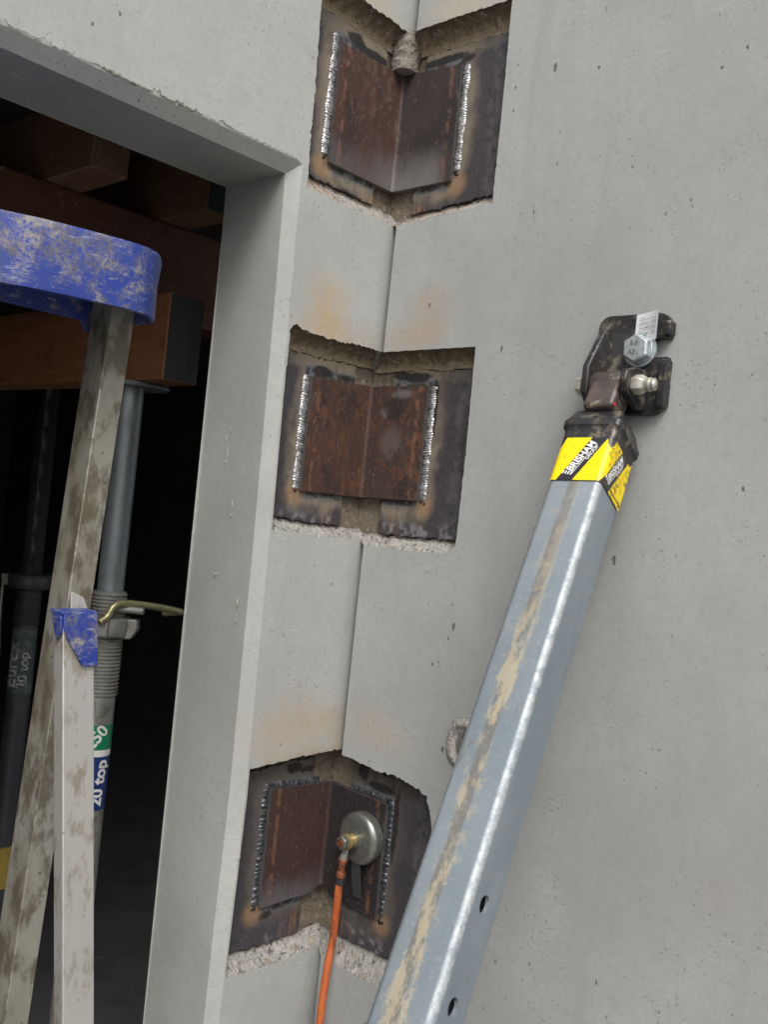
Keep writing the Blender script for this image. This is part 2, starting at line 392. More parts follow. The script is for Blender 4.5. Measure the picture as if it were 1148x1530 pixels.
def spline(pts, n=10):
    P = [np.array(p, float) for p in pts]; P = [2 * P[0] - P[1]] + P + [2 * P[-1] - P[-2]]; out = []
    for i in range(1, len(P) - 2):
        for k in range(n):
            t = k / n; a, b, c, d = P[i - 1:i + 3]
            out.append(.5 * ((2 * b) + (-a + c) * t + (2 * a - 5 * b + 4 * c - d) * t * t + (-a + 3 * b - 3 * c + d) * t ** 3))
    out.append(P[-2]); return out
def lathe(mb, prof, base, axis, n=32, mi=0, hexr=False):
    """profile (radius, distance along axis)"""
    ax = Vector(axis).normalized(); r = Vector((0, 0, 1)) if abs(ax.z) < .9 else Vector((1, 0, 0))
    u = (r - ax * r.dot(ax)).normalized(); v = ax.cross(u); b = Vector(base); G = []
    for (rr, h) in prof:
        row = []
        for k in range(n):
            a = k * 2 * math.pi / n
            row.append(list(b + ax * h + (u * math.cos(a) + v * math.sin(a)) * rr))
        G.append(row)
    mb.grid(G, None, mi, close_v=True)
    if prof[0][0] > 1e-5: mb.add(G[0], [tuple(range(n))], None, mi)
    if prof[-1][0] > 1e-5: mb.add(G[-1], [tuple(range(n))], None, mi)
def text_mesh(txt, size, mapper, mat, name, parent, bold=.0, align='LEFT', thick=0):
    cu = bpy.data.curves.new('t', 'FONT'); cu.body = txt; cu.size = size; cu.offset = bold; cu.align_x = align; cu.resolution_u = 4
    ob = bpy.data.objects.new('t', cu); COL.objects.link(ob)
    dg = bpy.context.evaluated_depsgraph_get(); me = bpy.data.meshes.new_from_object(ob.evaluated_get(dg))
    bpy.data.objects.remove(ob)
    bm = bmesh.new(); bm.from_mesh(me); bmesh.ops.subdivide_edges(bm, edges=[e for e in bm.edges if e.calc_length() > size * .25], cuts=2)
    for v in bm.verts: v.co = Vector(mapper(v.co.x, v.co.y))
    bm.to_mesh(me); bm.free(); me.materials.clear(); me.materials.append(mat)
    o = bpy.data.objects.new(name, me); COL.objects.link(o); o.parent = parent; return o
def boolean_cut(o, cutters):
    for c in cutters:
        m = o.modifiers.new('cut', 'BOOLEAN'); m.object = c; m.operation = 'DIFFERENCE'; m.solver = 'EXACT'
    dg = bpy.context.evaluated_depsgraph_get(); me = bpy.data.meshes.new_from_object(o.evaluated_get(dg))
    o.modifiers.clear(); o.data = me
    for c in cutters: bpy.data.objects.remove(c)

# ================================================================ SETTING: ground and the dark room
def sheet(name, x0, x1, y0, y1, z, mat, th=.3):
    b = MB(); b.box((x0, y0, z - th), (x1, y1, z)); return struct(b.build(name, mat))
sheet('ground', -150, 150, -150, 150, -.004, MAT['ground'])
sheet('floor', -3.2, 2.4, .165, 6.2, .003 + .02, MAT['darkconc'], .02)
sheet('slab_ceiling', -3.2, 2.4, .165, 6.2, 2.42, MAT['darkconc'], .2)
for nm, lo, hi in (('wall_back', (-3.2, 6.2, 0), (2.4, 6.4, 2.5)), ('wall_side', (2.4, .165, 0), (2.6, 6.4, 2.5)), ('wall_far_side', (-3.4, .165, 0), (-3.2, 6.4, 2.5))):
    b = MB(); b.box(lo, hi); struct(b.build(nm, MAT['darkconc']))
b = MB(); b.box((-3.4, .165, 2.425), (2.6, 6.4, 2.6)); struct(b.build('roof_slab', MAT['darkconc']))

# ================================================================ THE TWO PRECAST WALLS
D = .028                 # depth of the pockets
GAP = .017               # open joint between the walls
toL = lambda a, z, d: (-a, d, z)
toR = lambda a, z, d: (d, -a, z)
def L(*q): p = on_y(*q); return (-p[0], p[2])
def Rr(*q): p = on_x(*q); return (-p[1], p[2])

# each pocket: front outline from the corner over the top, down the outer side, back to the corner; roughness per segment
PK = {}
zc = lambda q: q
PK['L1'] = dict(key=[(-.04, L(612, 50)[1]), (-.002, L(612, 50)[1]), L(605, 45), L(574, 21), L(543, 0), L(484, -38), L(472, 120), L(459, 279), L(530, 312), (-.002, L(588, 338)[1]), (-.04, L(588, 338)[1])],
                amp=[.3, .8, 1.6, 1.6, 1.6, .9, .9, 1., 1., .3], dt=.028, db=.027, topk=(1, 5), botk=(7, 9))
PK['L2'] = dict(key=[(-.04, L(577, 528)[1]), (-.002, L(575, 527)[1]), L(520, 512), L(495, 508), L(452, 492), L(444, 484), L(434, 489), L(419, 640), L(401, 790), L(470, 801), (-.002, L(546, 808)[1]), (-.04, L(546, 808)[1])],
                amp=[.3, 1.3, 1.5, 1.5, 1.2, 1.2, .8, .8, 1., 1., .3], dt=.026, db=.017, topk=(1, 6), botk=(8, 10))
PK['L3'] = dict(key=[(-.04, L(513, 1119)[1]), (-.002, L(512, 1119)[1]), L(451, 1130), L(371, 1150), L(354, 1300), L(336, 1462), L(410, 1440), (-.002, L(486, 1407)[1]), (-.04, L(486, 1407)[1])],
                amp=[.3, .8, .8, .7, .8, 1.3, 1.5, .3], dt=.012, db=.019, topk=(1, 3), botk=(5, 7))
PK['R1'] = dict(key=[(GAP, Rr(625, 46)[1]), Rr(644, 38), Rr(700, 20), Rr(766, -2), Rr(752, 150), Rr(736, 303), Rr(660, 320), (GAP, Rr(597, 338)[1])],
                amp=[.9, .9, .8, .3, .4, .8, 1.2], dt=.03, db=.02, topk=(0, 3), botk=(5, 7))
PK['R2'] = dict(key=[(GAP, Rr(577, 526)[1]), Rr(640, 522), Rr(711, 518), Rr(697, 670), Rr(681, 816), Rr(664, 828), Rr(600, 821), (GAP, Rr(547, 815)[1])],
                amp=[.3, .3, .3, .5, 1.2, 1.2, .8], dt=.026, db=.018, topk=(0, 2), botk=(4, 7))
PK['R3'] = dict(key=[(GAP, Rr(515, 1129)[1]), Rr(536, 1138), Rr(561, 1152), Rr(589, 1159), Rr(623, 1178), Rr(638, 1193), Rr(644, 1225), Rr(650, 1330), Rr(640, 1505), Rr(561, 1473), (GAP, Rr(497, 1440)[1])],
                amp=[.8, 1.2, 1.2, 1.5, 1.5, 1.5, 1., .8, 1.5, 1.5], dt=.008, db=.030, topk=(0, 5), botk=(8, 10))

def resample(p, seed):
    """front loop, back loop and a class per sample (0 side, 1 top, 2 bottom)"""
    K = p['key']; n = len(K); Fr = []; Bk = []; Cl = []; s0 = 0
    back = []
    zmid = (max(k[1] for k in K) + min(k[1] for k in K)) / 2; amax = max(k[0] for k in K)
    for k, (a, z) in enumerate(K):
        bz = z - p['dt'] if z > zmid else z + p['db']
        if p['topk'][1] < k < p['botk'][0]: bz = z
        ba = a if a < .03 else a - .0025 * (a / amax)
        if a <= GAP + .001: ba = -D - .004
        back.append((ba, bz))
    for i in range(n - 1):
        a0, z0 = K[i]; a1, z1 = K[i + 1]; ln = math.hypot(a1 - a0, z1 - z0); m = max(1, int(ln / .0016))
        nx, nz = -(z1 - z0) / max(ln, 1e-6), (a1 - a0) / max(ln, 1e-6)
        cl = 1 if p['topk'][0] <= i < p['topk'][1] else (2 if p['botk'][0] <= i < p['botk'][1] else 0)
        for q in range(m):
            t = q / m; s = s0 + t * ln
            j = (fbm(s * 130, seed * 7., seed) - .5) * 2 + .5 * (fbm(s * 430, seed * 3., seed + 5) - .5) * 2
            spike = max(0, float(fbm(s * 160, 2.2, seed + 9)) - .66) * 8
            fade = 1 if (i > 0 or q > 0) else 0
            if a0 < 0 and a1 < 0: fade = 0
            off = (j * .0021 + spike * .0012) * p['amp'][i] * fade
            Fr.append((a0 + (a1 - a0) * t + nx * off, z0 + (z1 - z0) * t + nz * off))
            j2 = (fbm(s * 90, 9., seed + 3) - .5) * .006 * fade
            Bk.append((back[i][0] + (back[i + 1][0] - back[i][0]) * t, back[i][1] + (back[i + 1][1] - back[i][1]) * t + j2))
            Cl.append(cl)
        s0 += ln
    Fr.append(K[-1]); Bk.append(back[-1]); Cl.append(0)
    return Fr, Bk, Cl

def pocket_strip(mb, Fr, Bk, Cl, T, seed, key):
    KN = 9; P = np.zeros((len(Fr), KN, 3)); C = np.zeros((len(Fr), KN, 3))
    for i, ((a, z), (ba, bz), cl) in enumerate(zip(Fr, Bk, Cl)):
        for k in range(KN):
            t = k / (KN - 1); aa = a + (ba - a) * t; zz = z + (bz - z) * t
            dd = D * t
            if cl == 1: dd = D * min(1, t * 1.5); zz = z + (bz - z) * sm(.1, 1, t)
            if cl == 2: dd = D * min(1, t * 1.25)
            nz = (fbm(aa * 120 + zz * 60, t * 4 + zz * 90, seed, 4) - .5) * .006 * math.sin(math.pi * t) * (1 if cl else .4)
            P[i, k] = T(aa, zz + nz * (-1 if cl == 1 else 1), dd - abs(nz) * .5)
            n = float(fbm(aa * 45, zz * 45 + t * 2, seed + 2)); m = float(fbm(aa * 160, zz * 160, seed + 4))
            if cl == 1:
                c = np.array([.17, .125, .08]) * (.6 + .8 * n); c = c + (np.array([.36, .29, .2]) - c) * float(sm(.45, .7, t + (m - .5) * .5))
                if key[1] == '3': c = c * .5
            elif cl == 2:
                c = np.array([.37, .362, .335]) * (.72 + .5 * n)
                rk = .6 * float(sm(.66, .78, fbm(aa * 55, zz * 60 + t * 2, seed + 8)))
                if key in ('R1', 'L1'): rk = max(rk, float(sm(.52, .60, fbm(aa * 330, 1., seed, 2))) * float(sm(.35, .6, fbm(aa * 60, 4., seed))))
                c = c + (np.array([.30, .15, .06]) - c) * rk * .7
                c = c * (1 - .75 * float(sm(.62, .70, fbm(aa * 210, zz * 210 + t * 3, seed + 12))))
            else: c = np.array([.33, .32, .30]) * (.7 + .6 * n)
            C[i, k] = c
    mb.grid(P, C, 1)

def wall_front(mb, outline, T, mi=0):
    pts = [T(a, z, 0) for a, z in outline]; mb.poly(pts, mi)

# chamfer and reveal polylines of the doorway (height, x at the face, x at the reveal)
JAMB = [(0, -.180, -.1955, -.1935), (.67, -.180, -.1955, -.1932), (.855, -.179, -.1950, -.1926), (1.067, -.174, -.1915, -.1926), (1.43, -.179, -.1950, -.1936), (1.777, -.186, -.2015, -.1963), (1.966, -.1895, -.2065, -.2015)]
def jamb_at(z): 
    return [float(np.interp(z, [j[0] for j in JAMB], [j[k] for j in JAMB])) for k in (1, 2, 3)]
ZL = 1.985; ZS = 1.967                       # lintel: face edge and soffit
DOORX = -1.75                                # far side of the doorway, outside the picture

wl_ = MB(); SEEDS = dict(L1=1, L2=2, L3=3, R1=4, R2=5, R3=6); loops = {}
for k in PK: loops[k] = resample(PK[k], SEEDS[k])
# keep pocket edges inside the chamfer line
for k in ('L1', 'L2', 'L3'):
    Fr, Bk, Cl = loops[k]
    Fr = [(min(a, -jamb_at(z)[0] - .0035) if z < ZL else a, z) for a, z in Fr]
    Bk = [(min(a, -jamb_at(z)[0] - .0045) if z < ZL else a, z) for a, z in Bk]
    loops[k] = (Fr, Bk, Cl)
TOPZ = 3.3; LEFTX = -3.3
out = [(-.04, 0.)]
for k in ('L3', 'L2', 'L1'): out += list(reversed(loops[k][0]))
out += [(-.04, TOPZ), (-LEFTX, TOPZ), (-LEFTX, 0), (-DOORX, 0), (-DOORX, ZL)]
lintel = []; xs = np.arange(DOORX, -.195, .0025)
for x in xs:
    off = (fbm(x * 60, 4., 11) - .5) * .006 + max(0, float(fbm(x * 150, 2., 12)) - .62) * .02
    lintel.append((float(x), ZL + .0012 + abs(float(off))))
jface = []
for z in np.arange(ZL - .003, 0.001, -.003):
    off = (fbm(z * 90, 7., 15) - .5) * .0022 + max(0, float(fbm(z * 170, 3., 18)) - .66) * .012
    jface.append((jamb_at(z)[0] - .0 + float(off), float(z)))
out += [(-x, z) for x, z in lintel[1:]] + [(-x, z) for x, z in jface] + [(.18, 0)]
wall_front(wl_, out, toL)
for k in ('L1', 'L2', 'L3'):
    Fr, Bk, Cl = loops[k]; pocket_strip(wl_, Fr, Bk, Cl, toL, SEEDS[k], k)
    am = max(a for a, z in Bk) + .003; z0_ = min(z for a, z in Bk) - .006; z1_ = max(z for a, z in Bk) + .006
    wl_.add([toL(a, z, D + .004) for a, z in ((-D - .004, z0_), (am, z0_), (am, z1_), (-D - .004, z1_))], [(0, 1, 2, 3)], (.2, .165, .12), 1)
# lintel chamfer, soffit ; jamb chamfer, reveal ; backs
G = []; C = []
for x, z in lintel: G.append([(x, 0, z), (x, .0009, ZL), (x, .0155, ZS), (x, .16, ZS + .004)])
f, c_, r = jamb_at(jface[0][1]); G.append([(jface[0][0], 0, jface[0][1]), (f - .0016, .0014, min(jface[0][1], ZL - .002)), (c_, .0155, ZS), (r, .16, ZS + .004)])
wl_.grid(G)
G = []
for x, z in jface + [(-.18, 0)]:
    zz = min(z, ZS); f, c_, r = jamb_at(zz); G.append([(x, 0, z), (f - .0016, .0014, min(z, ZL - .002)), (c_, .0155, zz), (r, .16, zz if z < ZS else ZS + .004)])
wl_.grid(G)
wl_.box((LEFTX, .0, 0.0), (LEFTX - .05, .16, TOPZ))
wl_.add([(DOORX, 0, 0), (DOORX, 0, ZL), (DOORX, .16, ZS), (DOORX, .16, 0)], [(0, 1, 2, 3)])
wl_.add([(LEFTX, .16, 0), (DOORX, .16, 0), (DOORX, .16, TOPZ), (LEFTX, .16, TOPZ), (DOORX, .16, ZS), (-.2, .16, ZS + .004), (-.2, .16, TOPZ), (.3, .16, TOPZ), (.3, .16, 0), (-.193, .16, 0)],
        [(0, 1, 2, 3), (4, 5, 6, 2), (9, 8, 7, 6, 5)])
wl_.add([(LEFTX, 0, TOPZ), (.04, 0, TOPZ), (.3, .16, TOPZ), (LEFTX, .16, TOPZ)], [(0, 1, 2, 3)])
left_wall = wl_.build('concrete_wall', [MAT['left'], MAT['rough']], fixn=False)
tag(left_wall, 'grey concrete wall with the chamfered doorway, left of the vertical corner joint', 'wall')

wr = MB(); FAR = 4.2
out = [(GAP, 0.)]
for k in ('R3', 'R2', 'R1'): out += list(reversed(loops[k][0]))
out += [(GAP, TOPZ), (FAR, TOPZ), (FAR, 0)]
wall_front(wr, out, toR)
for k in ('R1', 'R2', 'R3'):
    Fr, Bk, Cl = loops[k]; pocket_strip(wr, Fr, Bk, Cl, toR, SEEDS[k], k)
    am = max(a for a, z in Bk) + .006; z0_ = min(z for a, z in Bk) - .006; z1_ = max(z for a, z in Bk) + .006
    wr.add([toR(a, z, D + .004) for a, z in ((-D - .004, z0_), (am, z0_), (am, z1_), (-D - .004, z1_))], [(0, 1, 2, 3)], (.2, .165, .12), 1)
zs = [0.]
for k in ('R3', 'R2', 'R1'):
    Fr = loops[k][0]; zs += [Fr[-1][1], Fr[0][1]]
zs.append(TOPZ)
for i in range(0, 8, 2):
    wr.add([(0, -GAP, zs[i]), (.04, -GAP, zs[i]), (.04, -GAP, zs[i + 1]), (0, -GAP, zs[i + 1])], [(0, 1, 2, 3)])
    wr.add([(.04, -GAP, zs[i]), (.04, 0, zs[i]), (.04, 0, zs[i + 1]), (.04, -GAP, zs[i + 1])], [(0, 1, 2, 3)])
wr.add([(0, -FAR, 0), (.2, -FAR, 0), (.2, -FAR, TOPZ), (0, -FAR, TOPZ)], [(0, 1, 2, 3)])
wr.add([(.2, -FAR, 0), (.2, .16, 0), (.2, .16, TOPZ), (.2, -FAR, TOPZ)], [(0, 1, 2, 3)])
wr.add([(0, -FAR, TOPZ), (.2, -FAR, TOPZ), (.2, .16, TOPZ), (0, -GAP, TOPZ)], [(0, 1, 2, 3)])
right_wall = wr.build('concrete_wall', [MAT['right'], MAT['rough']], fixn=False)
tag(right_wall, 'smooth grey concrete wall right of the corner joint, with the black bracket bolted on', 'wall')

# crumbly mortar along the doorway arris
def ridge(name, path, rad, seed, col, parent, flat=.5):
    mb = MB(); P, T, N = frame_of(path); n = 8; G = []; C = []
    for i, (p, t, q) in enumerate(zip(P, T, N)):
        b_ = t.cross(q); row = []; cr = []
        env = max(.32, (float(fbm(i * .045, 1.3, seed)) - .36) * 2.4)
        for k in range(n):
            a = k * 2 * math.pi / n; r = rad * min(env, 1.3) * (.45 + 1.25 * float(fbm(i * .55, k * .9, seed + 2)))
            row.append(list(p + q * math.cos(a) * r + b_ * math.sin(a) * r)); cr.append(np.array(col) * (.6 + .9 * float(fbm(i * .3, k * .5, seed + 6))))
        G.append(row); C.append(cr)
    mb.grid(G, C, 0, close_v=True); return mb.build(name, MAT['rough'], parent)
ridge('mortar_ridge', [(x, .001, z + .001) for x, z in lintel[::1] if x > -1.0], .0034, 31, (.26, .25, .23), left_wall)
ridge('mortar_ridge', [(x + .0015, .001, z) for x, z in jface if z > .5], .0020, 33, (.40, .385, .35), left_wall)
def splashes(pts, nm, parent, mat):
    mb = MB()
    for (p, u, v, n_, a, b, h) in pts:
        p = np.array(p, float); u = np.array(u, float); v = np.array(v, float); n_ = np.array(n_, float); G = []
        sd_ = random.random() * 50
        for i in range(5):
            t = i / 4; row = []
            for k in range(12):
                an = k * math.pi / 6; rr = (1 - t) * (.6 + .8 * float(fbm(math.cos(an) * 1.5 + sd_, math.sin(an) * 1.5, 5)))
                row.append(p + u * a * rr * math.cos(an) + v * b * rr * math.sin(an) + n_ * (h * math.sin(t * math.pi / 2) - .0003))
            G.append(row)
        mb.grid(G, [[(.42, .40, .35)] * 12] * 5, 0, close_v=True)
    o = mb.build(nm, mat, parent, smooth=True); o['kind'] = 'stuff'; return o
rv = []
for (px, py, a, b) in ((383, 447, .006, .004), (376, 452, .003, .002), (401, 470, .004, .003), (398, 484, .005, .003), (404, 462, .002, .004), (379, 478, .002, .002), (338, 655, .0015, .008), (340, 676, .001, .012), (337, 690, .002, .004), (347, 752, .001, .007), (346, 770, .0012, .004), (345, 640, .001, .005), (322, 858, .002, .003), (355, 900, .0015, .007), (352, 925, .001, .009)):
    P_ = on_x(px, py, -.196); rv.append(((-.1962 + .0 * P_[1], P_[1], P_[2]), (0, 1, 0), (0, 0, 1), (-1, 0, 0), a, b, .0018))
splashes(rv, 'grout_splashes', left_wall, MAT['rough'])
# mortar stub and backing rod in the joint over the top pocket
def stub(z0, z1, x, y, r, seed, col, nm, parent):
    mb = MB(); G = []; C = []; K = 26
    for i in range(K + 1):
        t = i / K; z = z0 + (z1 - z0) * t; row = []; cr = []
        for k in range(20):
            a = k * math.pi / 10; rr = r * (1 + .45 * (float(fbm(math.cos(a) * 1.6 + i * .16, math.sin(a) * 1.6 + i * .11, seed)) - .5)) * (1 - .25 * max(0, t - .6) ** 1.2)
            row.append((x + rr * math.cos(a), y + rr * math.sin(a), z)); cr.append(np.array(col) * (.6 + .8 * float(fbm(math.cos(a) * 2 + i * .3, math.sin(a) * 2, seed + 1))))
        G.append(row); C.append(cr)
    mb.grid(G, C, 0, close_v=True); mb.add(G[-1], [tuple(range(20))], None); mb.add(G[0], [tuple(range(20))], None)
    return mb.build(nm, MAT['rough'], parent)
stub(2.1985, 2.262, .015, .014, .0225, 41, (.22, .20, .17), 'mortar_plug', right_wall)

# knocked-out patch in the right wall, half behind the prop
mb = MB(); G = []; C = []; c0 = on_x(694, 1112); cols = 46
for i in range(15):
    r = i / 14; row = []; cr = []
    for k in range(cols):
        a = k * 2 * math.pi / cols; R0 = .031 * (.84 + .36 * float(fbm(math.cos(a) * 1.6 + 3, math.sin(a) * 1.6, 51)))
        h = (.0048 * float(sm(1.02, .8, r)) * float(sm(.45, .72, r)) + .0006) * (.4 + 1.2 * float(fbm(r * 7 * math.cos(a), r * 7 * math.sin(a), 52)))
        row.append((-h, c0[1] + math.cos(a) * R0 * r, c0[2] + math.sin(a) * R0 * r * 1.15)); g = float(fbm(r * 9 * math.cos(a), r * 9 * math.sin(a), 54))
        cr.append(np.array([.40, .385, .35]) * (.45 + .95 * g) * (.45 if r < .5 else 1))
    G.append(row); C.append(cr)
mb.grid(G, C, 0, close_v=True); mb.build('grout_patch', MAT['rough'], right_wall)

# ================================================================ CAST-IN PLATES, ANGLES, WELDS
ANG = {1: dict(aL=.1225, aR=.1015, zt=(2.193, 2.199, 2.19), zb=(2.013, 2.012, 2.012)),
       2: dict(aL=.1115, aR=.1010, zt=(1.692, 1.698, 1.698), zb=(1.519, 1.520, 1.522)),
       3: dict(aL=.1075, aR=.1035, zt=(1.066, 1.060, 1.058), zb=(.886, .884, .882))}
PURP = np.array([.046, .042, .049]); TAN = np.array([.245, .205, .148])
SOOT = {('L', 1): [(.050, 2.206, .045, .007), (.085, 2.214, .02, .010), (.075, 1.978, .030, .008)], ('R', 1): [(.060, 2.208, .06, .006), (.11, 2.20, .012, .006)],
        ('L', 2): [(.085, 1.704, .022, .008), (.035, 1.702, .012, .005)], ('R', 2): [(.040, 1.716, .016, .009), (.075, 1.712, .030, .008), (.112, 1.66, .007, .05)],
        ('L', 3): [(.06, 1.092, .018, .009), (.03, 1.086, .02, .005), (.09, .869, .015, .006)], ('R', 3): [(.045, 1.092, .012, .012), (.085, 1.078, .03, .007), (.120, 1.03, .006, .055)]}
def plate_color(side, k, a, z):
    A = ANG[k]; a1 = A['aL'] if side == 'L' else A['aR']; zt = A['zt'][1]; zb = A['zb'][1]; sd = k * 10 + (1 if side == 'L' else 6)
    n = fbm(a * 38, z * 26, sd); m = fbm(a * 120, z * 110, sd + 1); f = fbm(a * 400, z * 400, sd + 2)
    dx = np.maximum(a - a1, 0); dz = np.maximum(np.maximum(z - zt, zb - z), 0); d = np.hypot(dx, dz)
    c = PURP[None, :] * (.78 + .45 * n)[:, None]
    c = lerp(c, (.12, .108, .125), .45 * sm(.05, .065, a - a1 + .012 * (n - .5)) * sm(.3, .6, m))
    wd = .030 + .016 * (n - .5) * 2
    tz = sm(wd * 1.35, wd * .45, d) * (.55 + .45 * sm(.35, .6, fbm(a * 25, z * 18, sd + 11))) * (.95 if True else 1)
    top = sm(0.0, .012, z - zt) * sm(.20, .08, a)
    tz = np.maximum(tz, top * sm(.32, .5, n + .22))
    if k == 3: tz = tz * .55
    tc = TAN if k != 3 else np.array([.15, .13, .10])
    c = lerp(c, tc, tz * .9) * 1.0
    c = c * (.88 + .24 * m)[:, None]
    c = lerp(c, (.12, .135, .15), .75 * sm(.017, .008, d + .012 * (m - .5)) * sm(-.02, 0, dx))          # blue-grey beside the weld
    c = lerp(c, (.022, .02, .022), .9 * sm(.0105, .005, d + .010 * (n - .5)) * sm(.35, .55, m))
    bot = sm(.03, .008, z - (zb - .052)) if k != 1 else sm(.02, .004, z - (zb - .05))
    c = lerp(c, (.26, .255, .275), .6 * bot * sm(.52, .62, m) * sm(.42, .6, n))                             # rubbed, scratched bottom
    c = lerp(c, (.022, .020, .020), .4 * sm(.52, .6, n) * sm(.52, .66, fbm(a * 22, z * 16, sd + 5)))       # loose dark soot
    for (ca, cz, ra, rz) in SOOT[(side, k)]:
        q = np.hypot((a - ca) / ra, (z - cz) / rz) + .7 * (m - .5)
        c = lerp(c, (.012, .011, .012), .95 * sm(1.1, .8, q))
    g = .5 * sm(.0, .04, zb - z) * sm(.0, .02, .04 - np.abs(a - .03)) * sm(.5, .7, fbm(a * 300, z * 20, sd + 8))
    c = lerp(c, (.36, .17, .07), g * (1.6 if k == 1 else .6))
    for ez in (zb - .006,):                                                                               # rusty burn at the weld ends
        q = np.hypot(a - a1 - .008, z - ez); c = lerp(c, (.33, .19, .085), .55 * sm(.026, .008, q + .008 * (n - .5)))
    c = lerp(c, c * .6, .4 * sm(.55, .7, f))
    return c

def plate(side, k):
    key = side + str(k); Fr, Bk, Cl = loops[key]; T = toL if side == 'L' else toR
    amax = max(a for a, z in Bk); z1 = max(z for a, z in Bk); z0 = min(z for a, z in Bk); h = .0016
    poly = np.array(Bk)
    # upper and lower limit of the back loop as functions of a
    na = int((amax - .012) / h) + 1; nz = int((z1 - z0 + .01) / h) + 1
    aa = .012 + np.arange(na + 1) * h; zz = z0 - .004 + np.arange(nz + 1) * h
    A, Z = np.meshgrid(aa, zz, indexing='ij'); A = A.ravel(); Z = Z.ravel()
    col = plate_color(side, k, A, Z)
    # points inside the back outline, inset, with a ragged grout line
    x, y = poly[:, 0], poly[:, 1]; inside = np.zeros(len(A), bool); j = len(x) - 1
    jit = (fbm(A * 120, Z * 120, 60 + k) - .5) * .006
    Aq = A + .001; Zq = Z
    def pin(px, pz):
        ins = np.zeros(len(px), bool); j = len(x) - 1
        for i in range(len(x)):
            c = ((y[i] > pz) != (y[j] > pz)); 
            with np.errstate(divide='ignore', invalid='ignore'): xi = (x[j] - x[i]) * (pz - y[i]) / (y[j] - y[i]) + x[i]
            ins ^= c & (px < xi); j = i
        return ins
    inside = pin(A + .001 + jit * .3, Z + .0012 + jit) & pin(A + .001, Z - .0008 + jit * .7) & (A > .016 + jit * 1.5 + (.006 if side == 'R' else .0))
    I = inside.reshape(na + 1, nz + 1); mb = MB()
    idx = -np.ones(len(A), int); use = np.zeros_like(I)
    cells = I[:-1, :-1] & I[1:, :-1] & I[1:, 1:] & I[:-1, 1:]
    ci, cj = np.nonzero(cells); f = np.stack([ci * (nz + 1) + cj, (ci + 1) * (nz + 1) + cj, (ci + 1) * (nz + 1) + cj + 1, ci * (nz + 1) + cj + 1], 1)
    u = np.unique(f); idx[u] = np.arange(len(u)); f = idx[f]
    vs = [T(A[q], Z[q], D + (fbm(A[q] * 30, Z[q] * 30, 70) - .5) * .0006) for q in u]
    mb.add(vs, [tuple(t) for t in f], [tuple(q) for q in col[u]])
    o = mb.build('cast_in_plate', MAT['scale'], left_wall if side == 'L' else right_wall, smooth=True, fixn=False)
    s = o.modifiers.new('thick', 'SOLIDIFY'); s.thickness = .004; s.offset = -1 if side == 'L' else 1
    return o
for k in (1, 2, 3):
    for side in 'LR': plate(side, k)

TH = .010
def angle_color(k, s, t, a):
    """s signed arc position, t height 0..1"""
    sd = 80 + k; z = t * .18; n = fbm(s * 45 + 5, z * 22, sd); m = fbm(s * 140 + 5, z * 90, sd + 1); st_ = fbm(s * 160 + 9, z * 10, sd + 2); f = fbm(s * 420, z * 420, sd + 3)
    left = sm(.004, -.004, s)
    cl = np.array([.080, .034, .026]); cr = np.array([.052, .038, .038])
    if k == 2: cl = np.array([.082, .036, .025]); cr = np.array([.070, .040, .032])
    if k == 3: cl = np.array([.060, .028, .022]); cr = np.array([.026, .019, .020])
    c = cr[None, :] * (1 - left[:, None]) + cl[None, :] * left[:, None]
    c = c * (.78 + .5 * n)[:, None]
    c = lerp(c, (.115, .055, .038), .35 * sm(.5, .68, st_) * (.4 + .6 * left) * (1 if k != 3 else .12))
    c = lerp(c, (.020, .016, .018), .6 * sm(.55, .7, fbm(s * 20 + 3, z * 14, sd + 6)))
    if k == 1:
        c = lerp(c, (.25, .24, .235), .85 * sm(.42, .0, t + .25 * (n - .5)) * sm(-.075, .01, s) * sm(.115, .08, s))
        c = lerp(c, (.15, .14, .16), .5 * sm(.3, .05, t + .2 * (n - .5)) * left)
        c = lerp(c, (.20, .12, .085), .5 * sm(.6, .68, m) * left * sm(.3, .6, t))
    if k == 2:
        c = lerp(c, (.16, .062, .028), .75 * sm(.5, .66, m) * sm(.45, .6, fbm(s * 30, z * 25, sd + 9)))
        q = np.hypot((s - .052) / .030, (t - .50) / .16) + .9 * (m - .5); c = lerp(c, (.20, .165, .14), .55 * sm(1.1, .3, q))
        q = np.hypot((s - .035) / .012, (t - .77) / .06) + .9 * (m - .5); c = lerp(c, (.34, .32, .30), .7 * sm(1.1, .3, q))
        q = np.hypot((s - .07) / .03, (t - .93) / .05) + .9 * (m - .5); c = lerp(c, (.26, .25, .25), .6 * sm(1.1, .3, q))
        q = np.hypot((s - .05) / .02, (t - .8) / .10) + .5 * (n - .5); c = lerp(c, (.018, .016, .018), .75 * sm(1.15, .8, q))
        c = lerp(c, (.21, .075, .03), .6 * sm(.075, .095, s) * sm(.5, .62, m))
    if k == 3:
        c = lerp(c, (.15, .14, .155), .75 * sm(.28, .02, t + .22 * (n - .5)) * left)
        c = lerp(c, (.075, .03, .02), .5 * sm(-.03, -.008, s) * left)
    c = lerp(c, (.24, .21, .19), .45 * sm(.72, .78, fbm(s * 300, z * 110, sd + 20)))
    c = c * .66
    edge = np.minimum(np.abs(s + ANG[k]['aL']), np.abs(s - ANG[k]['aR']))
    c = lerp(c, (.22, .10, .055), .5 * sm(.006, .001, edge) * sm(.4, .6, m))
    return c
